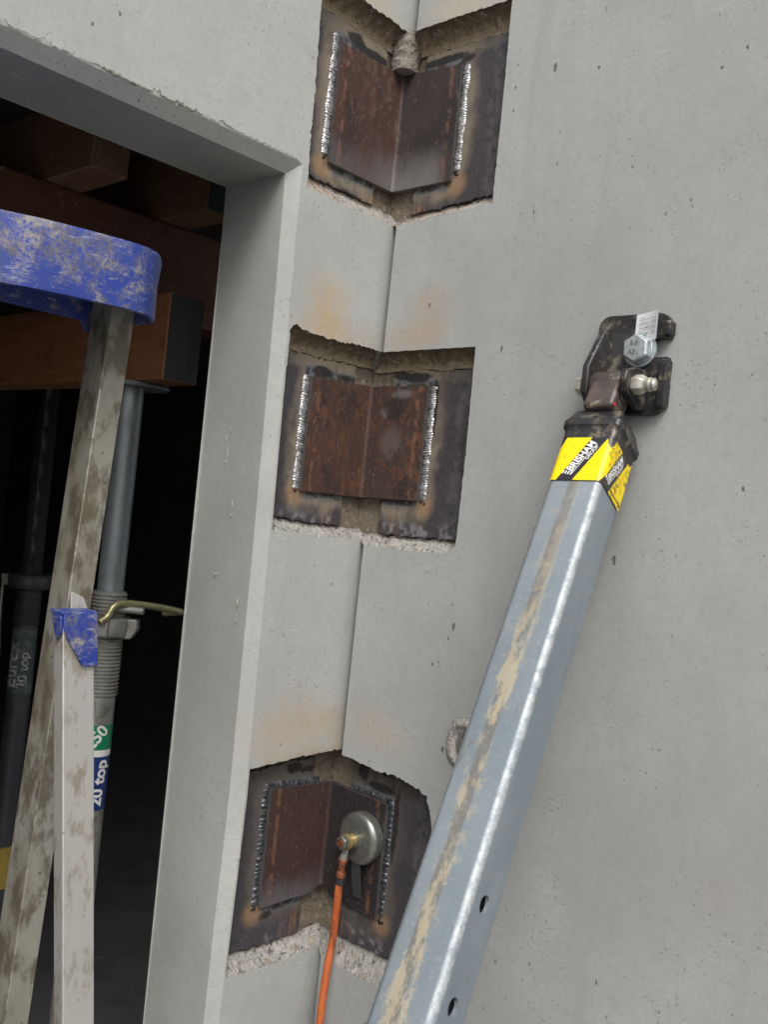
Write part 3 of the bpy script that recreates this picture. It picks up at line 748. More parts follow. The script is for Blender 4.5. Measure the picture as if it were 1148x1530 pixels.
def make_angle(k, label):
    A = ANG[k]; d = D - TH; r = .005     # inner faces at y=d and x=d, fillet r
    root = thing('steel_angle', label, 'steel angle', (d, d, A['zb'][1]), 'folded steel angles welded across the wall corner')
    inv = Vector((-d, -d, -A['zb'][1]))
    def prof(s):   # s signed: negative along the left leg
        la = r * math.pi / 4
        if s < -la: return (d - r + (s + la), d)   # x decreasing
        if s > la: return (d, d - r - (s - la))
        th = (s + la) / (2 * la) * math.pi / 2
        return (d - r + r * math.sin(th), d - r + r * math.cos(th))
    sL = -(A['aL'] + d - r) - 0 * r; sR = (A['aR'] + d - r); la = r * math.pi / 4; sL -= la; sR += la
    S = np.arange(sL, sR, .0016); S = np.append(S, sR); nt = 100
    mb = MB(); G = np.zeros((len(S), nt + 1, 3)); C = np.zeros((len(S), nt + 1, 3))
    ss = np.repeat(S, nt + 1); tt = np.tile(np.arange(nt + 1) / nt, len(S)); col = angle_color(k, ss, tt, None).reshape(len(S), nt + 1, 3)
    zts = np.interp(S, [sL, 0, sR], A['zt']); zbs = np.interp(S, [sL, 0, sR], A['zb'])
    if k == 3: zbs = zbs + .011 * np.exp(-(S / .016) ** 2) + .002 * np.exp(-((S + .05) / .03) ** 2)
    rough_t = (fbm(S * 220, 3., 90 + k) - .5) * .0016; zts = zts + rough_t
    for i, s in enumerate(S):
        x, y = prof(s)
        for j in range(nt + 1): G[i, j] = (x - d, y - d, zbs[i] + (zts[i] - zbs[i]) * j / nt - A['zb'][1])
    mb.grid(G, col)
    # cut edges: bottom, top, leg ends, running back to the plates
    def back(x, y, s):
        if s < 0: return (x, min(y + TH - .0003, D - .0003)) if s < -la else (x + .004, y + .007)
        return (min(x + TH - .0003, D - .0003), y) if s > la else (x + .007, y + .004)
    for zsel, j in ((zbs, 0), (zts, nt)):
        P = np.zeros((len(S), 3, 3)); cc = np.zeros((len(S), 3, 3))
        for i, s in enumerate(S):
            x, y = prof(s); bx, by = back(x, y, s)
            for q in range(3):
                P[i, q] = (x + (bx - x) * q / 2 - d, y + (by - y) * q / 2 - d, G[i, j, 2])
            cc[i] = (.17, .15, .13) if j == 0 else (.05, .04, .04)
        mb.grid(P, cc)
    for i in (0, len(S) - 1):
        P = np.zeros((nt + 1, 2, 3)); s = S[i]; x, y = prof(s); bx, by = back(x, y, s)
        for j in range(nt + 1): P[j, 0] = G[i, j]; P[j, 1] = (bx - d, by - d, G[i, j, 2])
        mb.grid(P, np.full((nt + 1, 2, 3), .07))
    o = mb.build('folded_plate', MAT['scale'], root, smooth='angle'); 
    return root, inv
def bead(root, inv, path, nrm, side_dir, rad, mat, seed, period=.0042, seg=.0008, flat=.8, curl=1.):
    """rippled weld bead: half-round section, ripples swept back into crescents"""
    P = [np.array(p, float) for p in path]; L_ = [0]
    for i in range(1, len(P)): L_.append(L_[-1] + np.linalg.norm(P[i] - P[i - 1]))
    n = int(L_[-1] / seg); S = np.linspace(0, L_[-1], n); pts = np.stack([np.interp(S, L_, [p[q] for p in P]) for q in range(3)], 1)
    tan = np.gradient(pts, axis=0); tan /= np.linalg.norm(tan, axis=1)[:, None]
    nrm = np.array(nrm, float); mb = MB(); K = 13; G = np.zeros((n, K, 3)); CC = np.zeros((n, K, 3))
    for i in range(n):
        sd = np.cross(tan[i], nrm); sd /= np.linalg.norm(sd)
        ends = min(1, S[i] / .004 + .35, (L_[-1] - S[i]) / .004 + .35)
        wv = 1 + .34 * (float(fbm(S[i] * 90, 1., seed)) - .5) * 2
        for k in range(K):
            th = math.pi * k / (K - 1); cph = math.cos(th)
            lag = (1 - cph * cph) * .0026 * curl + .0022 * (float(fbm(S[i] * 100, 5., seed + 2)) - .5)
            ph = ((S[i] - lag) / period + 1.3 * float(vn(S[i] * 60, 0, seed + 6))) % 1
            rp = (ph if ph < .8 else (1 - ph) * 4) 
            rr = rad * ends * wv * (.82 + .24 * rp + .22 * (float(fbm(S[i] * 600, k * .8, seed + 3)) - .5))
            sl = float(sm(.50, .66, fbm(S[i] * 260 + 3, k * .8, seed + 9))); q_ = (.66 + .34 * float(sm(.05, .75, rp))) * (1 - .45 * sl); CC[i, k] = (q_, q_, q_)
            G[i, k] = pts[i] + sd * rr * cph + nrm * (rr * flat * math.sin(th) - .0008) + np.array(inv)
    mb.grid(G, CC); o = mb.build('weld_bead', mat, root, smooth=True); return o
def lumps(root, inv, pts, name='weld_spatter', mat=None):
    mb = MB()
    for (p, r) in pts:
        n = 8; G = []
        for i in range(6):
            th = math.pi * i / 5; row = []
            for k in range(n):
                a = k * 2 * math.pi / n; rr = r * (.75 + .5 * random.random())
                row.append([p[0] + inv[0] + rr * math.sin(th) * math.cos(a), p[1] + inv[1] + rr * math.sin(th) * math.sin(a), p[2] + inv[2] + rr * .9 * math.cos(th)])
            G.append(row)
        mb.grid(G, None, 0, close_v=True)
    o = mb.build(name, mat or MAT['burnt'], root, smooth=True); o['kind'] = 'stuff'; return o
LAB = {1: 'rust-red folded steel angle, greyed at its lower edge, in the topmost corner pocket',
       2: 'brown rusty folded steel angle with silver weld beads in the middle corner pocket',
       3: 'dark folded steel angle in the lowest corner pocket, behind the orange cable'}
for k in (1, 2, 3):
    A = ANG[k]; root, inv = make_angle(k, LAB[k]); dy = D - .001
    bm_ = MAT['bead'] if k != 3 else MAT['bead_dark']; rad = .0088 if k != 3 else .0078; off = .006
    zl0, zl1 = A['zb'][0] + .001, A['zt'][0] + (.003 if k != 3 else .002); zr0, zr1 = A['zb'][2] + .001, A['zt'][2] + .001
    if k == 1: zl0 += .008; zr0 += .012; zl1 += .010
    if k != 3:
        bead(root, inv, [(-A['aL'] - off, dy, zl1), (-A['aL'] - off, dy, zl0)], (0, -1, 0), 0, rad, bm_, 100 + k, .0036)
        bead(root, inv, [(dy, -A['aR'] - off, zr1), (dy, -A['aR'] - off, zr0)], (-1, 0, 0), 0, rad, bm_, 110 + k, .0036)
    else:
        arc = [(-A['aL'] - off + .007 * (1 - math.cos(t)), dy, zl1 - .004 + .007 * math.sin(t)) for t in np.linspace(0, 1.57, 7)]
        bead(root, inv, [(-A['aL'] - off, dy, zl0)] + arc + [(-.01, dy, A['zt'][1] + .003), (.0, dy, A['zt'][1] + .003)], (0, -1, 0), 0, rad, bm_, 103, .0075)
        arc = [(dy, -A['aR'] - off + .007 * (1 - math.cos(t)), zr1 - .004 + .007 * math.sin(t)) for t in np.linspace(0, 1.57, 7)]
        bead(root, inv, [(dy, -A['aR'] - off, zr0)] + arc + [(dy, -.02, A['zt'][1] + .003)], (-1, 0, 0), 0, rad * .95, bm_, 113, .009)
    pts = []
    for (sx, zz, ax) in ((-A['aL'] - off, zl0 - .003, 'L'), (-A['aR'] - off, zr0 - .003, 'R')):
        for q in range(7):
            u = random.gauss(0, .0025); v = random.gauss(0, .002); r = random.uniform(.0015, .0035)
            pts.append(((sx + u, dy - .001, zz + v) if ax == 'L' else (dy - .001, sx + u, zz + v), r))
    for q in range(26 if k == 1 else (12 if k == 2 else 3)):
        s_ = random.uniform(.02, .1) * (1 if q % 2 else -1); r = random.uniform(.0016, .0032)
        zq = A['zb'][1] - random.uniform(.001, .010)
        pts.append(((s_, dy, zq) if s_ < 0 else (dy, -s_, zq), r))
    lumps(root, inv, pts)
    pts = []
    for q in range(12):
        s_ = random.uniform(.02, .14) * (1 if q % 2 else -1); zq = random.uniform(A['zb'][1] - .03, A['zt'][1] + .01); r = random.uniform(.0005, .001)
        pts.append(((s_, dy, zq) if s_ < 0 else (dy, -s_, zq), r))
    lumps(root, inv, pts, 'fine_spatter', MAT['galv_dull'])

# ================================================================ RAKING PROP (square tube) AND ITS BRACKET
T0 = np.array([-.0723, -.4509, 1.5769]); B0 = np.array([-.3873, -.5138, 1.0382])
ax = (B0 - T0) / np.linalg.norm(B0 - T0); nn = np.array([.116, -.992, .048]); nn -= nn @ ax * ax; nn /= np.linalg.norm(nn)
mm = np.cross(nn, ax); mm *= -1 if mm[0] > 0 else 1
PM = Matrix.Identity(4)
for i in range(3): PM[i][0] = nn[i]; PM[i][1] = -mm[i]; PM[i][2] = -ax[i]; PM[i][3] = T0[i]
H = .0325; RC = .0075
prop = thing('raking_prop', 'square galvanised steel tube with yellow and black sticker, raking down from the wall bracket', 'prop', matrix=PM)
def rsq(h, r, z, seg=6):
    P = []
    for (sx, sy, a0) in ((1, 1, 0), (-1, 1, 90), (-1, -1, 180), (1, -1, 270)):
        for k in range(seg + 1):
            a = math.radians(a0 + 90 * k / seg); P.append((sx * (h - r) + r * math.cos(a), sy * (h - r) + r * math.sin(a), z))
    return P
LEN = 1.80
zz = [0.03] + list(np.arange(-.05, -LEN, -.1)) + [-LEN]
mb = MB(); G = [rsq(H, RC, z) for z in zz] + [rsq(H - .004, RC - .003, z) for z in reversed(zz)]
mb.grid(G + [G[0]], None, 0, close_v=True)
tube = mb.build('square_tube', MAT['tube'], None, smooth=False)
cut = []
for i, z in enumerate([-.511 - .092 * q for q in range(13)]):
    c = MB(); lathe(c, [(.0090, 0), (.0090, .03)], (.02, -.0022, z), (1, 0, 0), 20); cut.append(c.build('cutter', MAT['galv']))
boolean_cut(tube, cut); tube.parent = prop
tube.data.polygons.foreach_set('use_smooth', [True] * len(tube.data.polygons)); tube.data.set_sharp_from_angle(angle=math.radians(25))
# end cap
mb = MB(); mb.grid([rsq(h, r, z) for z, h, r in ((.0, .0338, .008), (.030, .0345, .008), (.036, .0352, .008), (.039, .0378, .009), (.047, .0382, .009), (.051, .036, .009), (.064, .0318, .008), (.0675, .029, .007))], None, 0, close_v=True)
mb.add(rsq(.029, .007, .0675), [tuple(range(28))]); mb.build('end_cap', MAT['black'], prop, smooth='angle')
# wrapped sticker
SW = .130; ZB, ZT = -.0405, .0255
def wrap(w, z, o=.0009):
    h = H + .0002; 
    if w < RC: th = (RC - w) / RC; return (-h + RC - (RC + o) * math.sin(th), -h + RC - (RC + o) * math.cos(th), z)
    W = 2 * h
    if w < W - RC: return (-h + w, -h - o, z)
    arc = RC * math.pi / 2
    if w < W - RC + arc: th = (w - W + RC) / RC; return (h - RC + (RC + o) * math.sin(th), -h + RC - (RC + o) * math.cos(th), z)
    return (h + o, -h + RC + (w - W + RC - arc), z)
nw, nz_ = 170, 90; P = np.zeros((nw, nz_, 3)); C = np.zeros((nw, nz_, 3))
for i in range(nw):
    for j in range(nz_):
        w_ = -.002 + (SW + .002 - .006) * i / (nw - 1); z = ZB + (ZT - ZB) * j / (nz_ - 1)
        tear = .0012 * (float(fbm(w_ * 300, 1, 61)) - .5) if j in (0, nz_ - 1) else 0
        P[i, j] = wrap(w_, z + tear, .0016); q = w_ - .47 * (z - ZB)
        blk = (.010 < q < .0305) or (.062 < q < .084) or q < -.025
        if w_ > .07 and ZB + .0045 < z < ZB + .0070: blk = True
        C[i, j] = (.018, .018, .024) if blk else (.80, .60, .0)
mb = MB(); mb.grid(P, C); mb.build('warning_sticker', MAT['sticker'], prop, smooth=True)
ang = math.atan2(1, .47); ca, sa = math.cos(ang), math.sin(ang)
for w0, m_, in ((.0232, 'print_white'), (.0755, 'print_white')):
    wz = lambda x, y, w0=w0: wrap(w0 + ca * x - sa * y, ZB + .0065 + sa * x + ca * y, .0021)
    text_mesh('BRISHAM', .0135, lambda x, y: wz(x * .86 + .006, y * .95 - .0010), MAT[m_], 'logo_lettering', prop, .0004)
    text_mesh('GROUP', .0066, lambda x, y: wz(x + .028, y - .0073), MAT[m_], 'logo_lettering', prop, .0001)
    for q in range(4):
        y0 = .0085 - q * .0034; x0 = -.001 + q * .0008
        mb = MB(); mb.add([wz(x0 + .0005, y0), wz(x0 + .0050, y0 + .0010), wz(x0 + .0050, y0 - .0008), wz(x0 + .0005, y0 - .0018)], [(0, 1, 2, 3)]); mb.build('logo_stripe', MAT[m_], prop)
    mb = MB(); mb.add([wz(x, -.0026) for x in np.linspace(.002, .052, 9)] + [wz(x, -.0035) for x in np.linspace(.002, .052, 9)], [(i, i + 1, i + 10, i + 9) for i in range(8)]); mb.build('logo_underline', MAT[m_], prop)
# neck and eye
pin = np.array([-.037, -.446, 1.6815]); pl = np.array(PM.inverted() @ Vector(pin))
mb = MB(); cx = pl[0] * .5
mb.prism([(-.020 + cx, .064), (.020 + cx, .064), (.0202 + pl[0], pl[2] - .001), (-.0202 + pl[0], pl[2] - .001)], .0385, lambda u, v, w_: (u, pl[1] - .01925 + w_, v))
mb.build('neck', MAT['rustneck'], prop, bevel=.006, seg=4)
mb = MB(); lathe(mb, [(.0180, -.0225), (.0194, -.0205), (.0194, .0205), (.0180, .0225)], pl, np.array(PM.inverted().to_3x3() @ Vector((0, 1, 0))), 32); mb.build('pivot_eye', MAT['rustneck'], prop, smooth='angle')
mb = MB(); sweep(mb, [(-.021 + cx * .9, pl[1] + .0, .0685), (.021 + cx, pl[1] - .015, .0685)], .0028, 8); mb.build('red_weld_ring', MAT['red'], prop, smooth=True)
# foot
fz = -LEN; mb = MB(); mb.box((-.07, -.07, fz - .012), (.07, .07, fz)); mb.build('foot_plate', MAT['black'], prop, bevel=.002)

brk = thing('wall_bracket', 'scuffed black steel hinge bracket bolted to the right wall above the raking prop', 'bracket', (0, -.4525, 1.652))
inv = lambda p: (p[0], p[1] + .4525, p[2] - 1.652)
def rrect(y0, y1, z0, z1, r, slot=None):
    P = []
    for cy, cz, a0 in ((y1 - r, z1 - r, 0), (y0 + r, z1 - r, 90), (y0 + r, z0 + r, 180), (y1 - r, z0 + r, 270)):
        for k in range(7): a = math.radians(a0 + 15 * k); P.append((cy + r * math.cos(a), cz + r * math.sin(a)))
        if slot and a0 == 90:
            zs_, hs_ = slot; cyc = -.487
            P.append((y0, zs_ + hs_)); P.append((cyc, zs_ + hs_))
            for k in range(7): a = math.radians(90 - 30 * k); P.append((cyc + hs_ * .9 * math.cos(a), zs_ + hs_ * math.sin(a)))
            P.append((cyc, zs_ - hs_)); P.append((y0, zs_ - hs_))
    return P
mb = MB(); mb.prism(rrect(-.502, -.404, 1.652, 1.777, .016, (1.734, .0115)), .011, lambda u, v, w_: inv((-.0005 - w_, u, v))); mb.build('base_plate', MAT['black'], brk, bevel=.003)
for nm_, yy, pts in (('lug', -.423, [(0, 1.770), (-.014, 1.757), (-.047, 1.706), (-.046, 1.672), (-.034, 1.659), (-.022, 1.664), (0, 1.668)]),
                ('lug', -.480, [(0, 1.706), (-.03, 1.705), (-.052, 1.699), (-.056, 1.686), (-.050, 1.672), (-.036, 1.665), (-.016, 1.656), (0, 1.656)])):
    mb = MB(); mb.prism([(x, z) for x, z in pts], .009, lambda u, v, w_: inv((u - .011, yy + w_, v))); mb.build(nm_, MAT['black'], brk, bevel=.002)
# pressed channel rib along the side of the plate
mb = MB(); mb.prism([(-.505, 1.660), (-.497, 1.660), (-.497, 1.7195), (-.505, 1.7195)], .017, lambda u, v, w_: inv((-.001 - w_, u, v))); mb.build('edge_flange', MAT['black'], brk, bevel=.002)
mb = MB(); mb.prism([(-.505, 1.7485), (-.497, 1.7485), (-.497, 1.766), (-.505, 1.766)], .017, lambda u, v, w_: inv((-.001 - w_, u, v))); mb.build('edge_flange', MAT['black'], brk, bevel=.002)
# anchor bolt: washer, hexagon head
bc = (-.012, -.4665, 1.7315)
mb = MB(); lathe(mb, [(.0, 0), (.0215, 0), (.0218, .0012), (.0215, .003), (.0, .0032)], inv(bc), (-1, 0, 0), 32); wsh = mb.build('anchor_bolt', MAT['zinc'], brk, smooth='angle')
mb = MB(); lathe(mb, [(.0195, .0032), (.0195, .0045), (.0183, .005), (.0183, .0150), (.0160, .0172), (.0, .0174)], inv(bc), (-1, 0.0, .0), 6); hd = mb.build('bolt_head', MAT['zinc'], wsh, bevel=.0009)
hd.matrix_parent_inverse = Matrix.Identity(4)
for tx, (dy_, dz_) in (('8.8', (.006, .0035)), ('A2', (.008, -.0075))):
    text_mesh(tx, .0085, lambda x, y: inv((bc[0] - .0180, bc[1] + dy_ - x, bc[2] + dz_ + y)), MAT['galv_dull'], 'head_marking', wsh, .0001)
# pivot bolt with nut and thread end on the right, head on the left
mb = MB(); lathe(mb, [(.0, 0), (.0085, 0), (.0085, .094), (.007, .0955), (.007, .099), (.0, .099)], inv((-.0445, -.408, 1.683)), (0, -1, 0), 24); pb = mb.build('pivot_bolt', MAT['zinc_y'], brk, smooth='angle')
mb = MB(); lathe(mb, [(.0122, 0.0), (.0126, .001), (.0126, .010), (.0112, .0118), (.0102, .0148), (.0080, .015)], inv((-.0445, -.4805, 1.683)), (0, -1, 0), 6); mb.build('nut', MAT['zinc_y'], pb, bevel=.0008)
mb = MB(); lathe(mb, [(.0078, 0)] + [(.0078 if i % 2 else .0068, .0005 + i * .00085) for i in range(12)] + [(.0, .011)], inv((-.0445, -.497, 1.683)), (0, -1, 0), 24); mb.build('thread', MAT['zinc_y'], pb, smooth=True)
mb = MB(); lathe(mb, [(.013, 0), (.013, .008), (.0, .0085)], inv((-.0445, -.412, 1.683)), (0, 1, 0), 6); mb.build('bolt_head', MAT['zinc_y'], pb, bevel=.0008)
# paper tag on the plate
tg = lambda u, v, o=0: inv((-.0125 - o - .010 * (u / .028) ** 2, -.4565 - u * 1.22, 1.7395 + v * 1.02 + u * .12))
mb = MB(); G = [[tg(u, v) for v in (0, .009, .018, .027, .036)] for u in np.linspace(0, .028, 7)]; mb.grid(G); tagm = mb.build('label_tag', MAT['paper'], brk, smooth=True)
rows = [(.031, 'NO.  ____', .0030), (.0245, 'TEL 0800', .0034), (.018, 'INSPECTED', .0034), (.0115, 'S.W.L. KG', .0040), (.0055, 'DATE', .0030), (.002, 'BRACKET', .0026)]
rows = [(.031, '0N', .0030, .0035), (.0245, '', .0034, .0035), (.018, '', .0034, .0035), (.0115, '', .0040, .0035)]
for v, tx, sz in ((.0300, 'NO', .0034), (.0235, 'LENGTH  2M1', .0036), (.0172, 'HIRE DATE', .0036), (.0103, '149 R3R', .0046), (.0055, 'KEEP CLEAR', .0028), (.0022, 'DO NOT MOVE', .0024)):
    pass
for q, v in enumerate((.0275, .0210, .0145, .0080)):
    mb = MB(); mb.add([tg(.0035, v, .0004), tg(.0255, v, .0004), tg(.0255, v - .0004, .0004), tg(.0035, v - .0004, .0004)], [(0, 1, 2, 3)]); mb.build('printed_line', MAT['print_black'], tagm)
for (v, u0, u1, sz) in ((.0290, .0045, .009, .0022), (.0225, .0045, .015, .0026), (.0225, .019, .0245, .0022), (.0162, .0045, .0235, .0026), (.0098, .0045, .016, .0034), (.0098, .019, .025, .0026), (.0050, .012, .022, .0014), (.0022, .012, .023, .0014)):
    u = u0; mb = MB()
    while u < u1:                      # rows of small illegible handwriting
        wd = random.uniform(.0006, .0011); h0 = random.uniform(0, sz * .3); h1 = sz * random.uniform(.7, 1)
        mb.add([tg(u, v + h0, .0005), tg(u + wd * .45, v + h0, .0005), tg(u + wd * .6, v + h1, .0005), tg(u + wd * .2, v + h1, .0005)], [(0, 1, 2, 3)])
        if random.random() < .6: mb.add([tg(u, v + h1 * .5, .0006), tg(u + wd, v + h1 * .5, .0006), tg(u + wd, v + h1 * .5 + sz * .16, .0006), tg(u, v + h1 * .5 + sz * .16, .0006)], [(0, 1, 2, 3)])
        u += wd + .0004
    mb.build('printed_words', MAT['print_black'], tagm)

# ================================================================ WELDING EARTH CLAMP AND CABLE
dc = np.array([D - TH, -.0665, .998])
clamp = thing('earth_clamp', 'round magnetic welding earth clamp stuck on the lowest steel angle', 'clamp', tuple(dc))
cl = lambda p: (p[0] - dc[0], p[1] - dc[1], p[2] - dc[2])
mb = MB(); lathe(mb, [(.036, 0), (.0395, .001), (.0400, .006), (.0400, .012), (.0388, .0165), (.035, .0202), (.030, .0215), (.012, .0225), (.0, .0225)], (0, 0, 0), (-1, 0, 0), 64); mb.build('magnet_disc', MAT['disc'], clamp, smooth='angle')
mb = MB(); lathe(mb, [(.0135, .0222), (.0135, .024), (.0125, .0245), (.0125, .027), (.0085, .0272), (.0085, .040)], (0, 0, 0), (-1, 0, 0), 32); mb.build('spacer', MAT['disc'], clamp, smooth='angle')
mb = MB(); lathe(mb, [(.0, .026), (.0098, .026), (.0098, .0385), (.0, .0385)], (0, 0, 0), (-1, 0, 0), 24); mb.build('collar', MAT['gold'], clamp, smooth='angle')
mb = MB()
lathe(mb, [(.0, .0385), (.0125, .0385), (.0125, .0405), (.0, .0405)], (0, 0, 0), (-1, 0, 0), 28); lathe(mb, [(.0, .0415), (.0118, .0415), (.0118, .0432), (.0, .0432)], (0, 0, 0), (-1, 0, 0), 28)
mb.build('washers', MAT['gold'], clamp, smooth='angle')
mb = MB(); lathe(mb, [(.0102, .0435), (.0108, .0445), (.0108, .052), (.0095, .0532), (.0065, .0533)], (0, 0, 0), (-1, 0, 0), 6); mb.build('nut', MAT['disc'], clamp, bevel=.0007)
mb = MB(); lathe(mb, [(.006, .052), (.006, .0545), (.0, .055)], (0, 0, 0), (-1, 0, 0), 20); mb.build('stud', MAT['copper'], clamp, smooth='angle')
# cable lug: eye plate, neck, crimp barrel
yl = lambda w_: -.0415 + w_
mb = MB(); pts = [(.0115 * math.cos(t), .0115 * math.sin(t)) for t in np.linspace(-.9, math.pi + .9, 22)] + [(-.0055, -.016), (-.005, -.024), (.005, -.024), (.0055, -.016)]
mb.prism(pts, .0018, lambda u, v, w_: (-.0407 + w_ * -1 + .00 * v, u + .000, v)); mb.build('lug_eye', MAT['galv_dull'], clamp, bevel=.0004)
mb = MB(); sweep(mb, [(-.0415, .001, -.020), (-.041, .002, -.028)], lambda t: .0052 + .0006 * t, 16); mb.build('lug_neck', MAT['galv_dull'], clamp, smooth='angle')
lugp = spline([(-.0410, .002, -.026), (-.040, .004, -.036), (-.038, .0068, -.050), (-.036, .008, -.058)], 8)
mb = MB(); sweep(mb, lugp, lambda t: .0066 + .0011 * math.sin(t * 9 + .6) + .0003 * math.sin(t * 31), 18); mb.build('copper_crimp', MAT['copper'], clamp, smooth=True)
mb = MB(); sweep(mb, [lugp[-1], (-.035, .0095, -.068)], lambda t: .0072, 16); mb.build('rubber_sleeve', MAT['print_black'], clamp, smooth='angle')
mb = MB(); pts = [(-.008, .012), (.008, .012), (.0085, -.06), (.0078, -.094), (-.0085, -.094), (-.009, -.05)]
mb.prism(pts, .0012, lambda u, v, w_: (-.0245 + w_ - .00 + (-v * .22 if v < 0 else 0) * 1.0, u * 1.1, v)); mb.build('hanging_strap', MAT['galv_dark'], clamp, bevel=.0003)
p0 = (dc[0] - .0355, dc[1] + .0090, dc[2] - .064)
cp = spline([p0, (-.017, -.0555, .920), (-.013, -.052, .895), (-.010, -.0485, .865), (-.010, -.047, .835), (-.015, -.0475, .80), (-.020, -.049, .76), (-.022, -.0495, .70), (-.03, -.055, .5), (-.05, -.07, .2), (-.08, -.10, .03), (-.2, -.3, .012), (-.6, -.5, .012), (-1.0, -1.6, .012)], 14)
mb = MB(); sweep(mb, cp, lambda t: .0060 + .0002 * math.sin(t * 300), 16); cab = mb.build('welding_cable', MAT['orange'], None, smooth=True)
tag(cab, 'orange rubber welding cable hanging from the round earth clamp', 'cable')

# ================================================================ STEP LADDER WITH BLUE TOP CAP
def box_bar(name, p0, p1, wx, wy, mat, parent, bevel=.0015, anchor='corner', lips=True):
    """hollow-look box section whose (-x,-y) corner runs from p0 to p1, sides along world x and y"""
    mb = MB(); vs = []
    for p in (p0, p1):
        x, y, z = p; vs += [(x, y, z), (x + wx, y, z), (x + wx, y + wy, z), (x, y + wy, z)]
    mb.add(vs, [(0, 1, 2, 3), (7, 6, 5, 4), (0, 4, 5, 1), (1, 5, 6, 2), (2, 6, 7, 3), (3, 7, 4, 0)])
    return mb.build(name, mat, parent, bevel=bevel)
lad = thing('step_ladder', 'muddy aluminium step ladder with a wide cement-splashed blue plastic top cap', 'ladder', (-.50, 0, 0))
LI = np.array([-.50, 0, 0])
s_top = at(166, 466, 1.13); s_bot = at(6, 1527, 1.13); dirn = (s_bot - s_top) / (s_top[2] - s_bot[2]); foot = s_top + dirn * s_top[2]
box_bar('stile', s_top + dirn * -.02 - LI, foot - LI, .032, .046, MAT['alu3'], lad)
# the ladder's other stiles and rungs go on outside the picture
for dx_ in (-.42,):
    box_bar('stile', s_top + np.array([dx_, .0, .02]) - LI, foot + np.array([dx_ - .04, 0, 0]) - LI, .032, .046, MAT['alu3'], lad)
ztop, zbot = 1.770, 1.696
def cap_outline(z, grow=0.):
    q = [on_z(px, py, 1.77)[:2] for px, py in ((0, 312), (60, 325), (120, 340), (170, 353.5), (205, 363.5), (226, 371.5), (237, 379))]
    e = on_z(240, 385, 1.77)[:2]
    d0 = (q[0] - q[1]) / np.linalg.norm(q[0] - q[1])
    e = on_z(241, 391, 1.77)[:2]
    P = [q[0] + d0 * .55, q[0] + d0 * .2] + q
    P += [e, e + np.array([.002, .016]), e + np.array([.002, .04]), e + np.array([.0, .085])]
    P = [np.array(p) for p in spline([(p[0], p[1], 0) for p in P], 6)]; P = [p[:2] for p in P]
    back = [e + np.array([-.01, .092]), e + np.array([-.03, .096])] + [np.array([P[0][0], e[1] + .10])]
    return P + back
def cap_ring(z, inset):
    P = cap_outline(z); c = []
    n = len(P)
    for i in range(n):
        a = P[i - 1]; b = P[(i + 1) % n]; t = (b - a) / np.linalg.norm(b - a); nrm_ = np.array([t[1], -t[0]])
        c.append(P[i] - nrm_ * inset)
    return [(p[0] - LI[0], p[1] - LI[1], z) for p in c]
mb = MB()
rings = [(ztop - .010, .010), (ztop - .0025, .004), (ztop, .0015), (ztop - .0005, .0), (ztop - .005, -.0008), (ztop - .03, .0015), (zbot + .006, .0008), (zbot, .0012), (zbot - .001, .005), (zbot + .001, .008)]
mb.grid([cap_ring(z, i) for z, i in rings], None, 0, close_v=True)
r_ = cap_ring(ztop - .010, .010); mb.poly(r_)
mb.grid([cap_ring(zbot + .001, .008), cap_ring(zbot + .020, .010), cap_ring(zbot + .030, .02)], None, 0, close_v=True); mb.poly(cap_ring(zbot + .030, .02))
mb.build('top_cap', MAT['blue'], lad, smooth='angle')
# socket under the cap that holds the stile
st0 = s_top - LI
mb = MB(); mb.prism([(-.012, 0), (.040, 0), (.040, -.02), (.034, -.034), (-.004, -.034), (-.011, -.024)], .006, lambda u, v, w_: (st0[0] + u, st0[1] + .048 + w_, zbot + .02 + v)); mb.build('stile_socket', MAT['blue'], lad, bevel=.002)

ldr = thing('ladder_section', 'pale upright aluminium ladder rail with a small blue corner cap', 'ladder', (-.53, -.1, 0))
LJ = np.array([-.53, -.1, 0])
t2 = at(93.5, 917, 1.04); b2 = at(93.5, 1530, 1.04); d2 = (b2 - t2) / (t2[2] - b2[2]); f2 = t2 + d2 * t2[2]
box_bar('rail', t2 - LJ, f2 - LJ, .0385, .021, MAT['alu2'], ldr)
# blue corner cap: front plate cut diagonally, top and side flange
tt = t2 - LJ
mb = MB(); mb.prism([(-.0005, .0025), (.0405, .0025), (.0412, -.030), (.0405, -.0585), (.0225, -.0585), (.003, -.026), (-.0005, -.014)], .0035, lambda u, v, w_: (tt[0] + u + d2[0] * -v, tt[1] - .0005 - w_ + d2[1] * -v, tt[2] + v))
mb.prism([(-.004, -.001), (.0405, -.001), (.0405, .003), (-.004, .003)], .028, lambda u, v, w_: (tt[0] + u, tt[1] - .004 + w_, tt[2] + v))
mb.prism([(-.002, .003), (.020, .003), (.020, -.004), (.008, -.030), (-.002, -.020)], .0035, lambda u, v, w_: (tt[0] - .0005 - w_ + d2[0] * -v, tt[1] + u + d2[1] * -v, tt[2] + v))
mb.build('corner_cap', MAT['blue'], ldr, bevel=.0012)
mb = MB(); pts = [(-.010, .022), (.006, .015), (.0125, -.003), (.0135, -.04), (.010, -.062), (-.012, -.062)]
mb.prism([(u + .031, v) for u, v in pts], .0022, lambda u, v, w_: (tt[0] + u + d2[0] * -v, tt[1] + .0195 + w_ + d2[1] * -v, tt[2] + v)); mb.build('hinge_plate', MAT['alu2'], ldr, bevel=.0006)

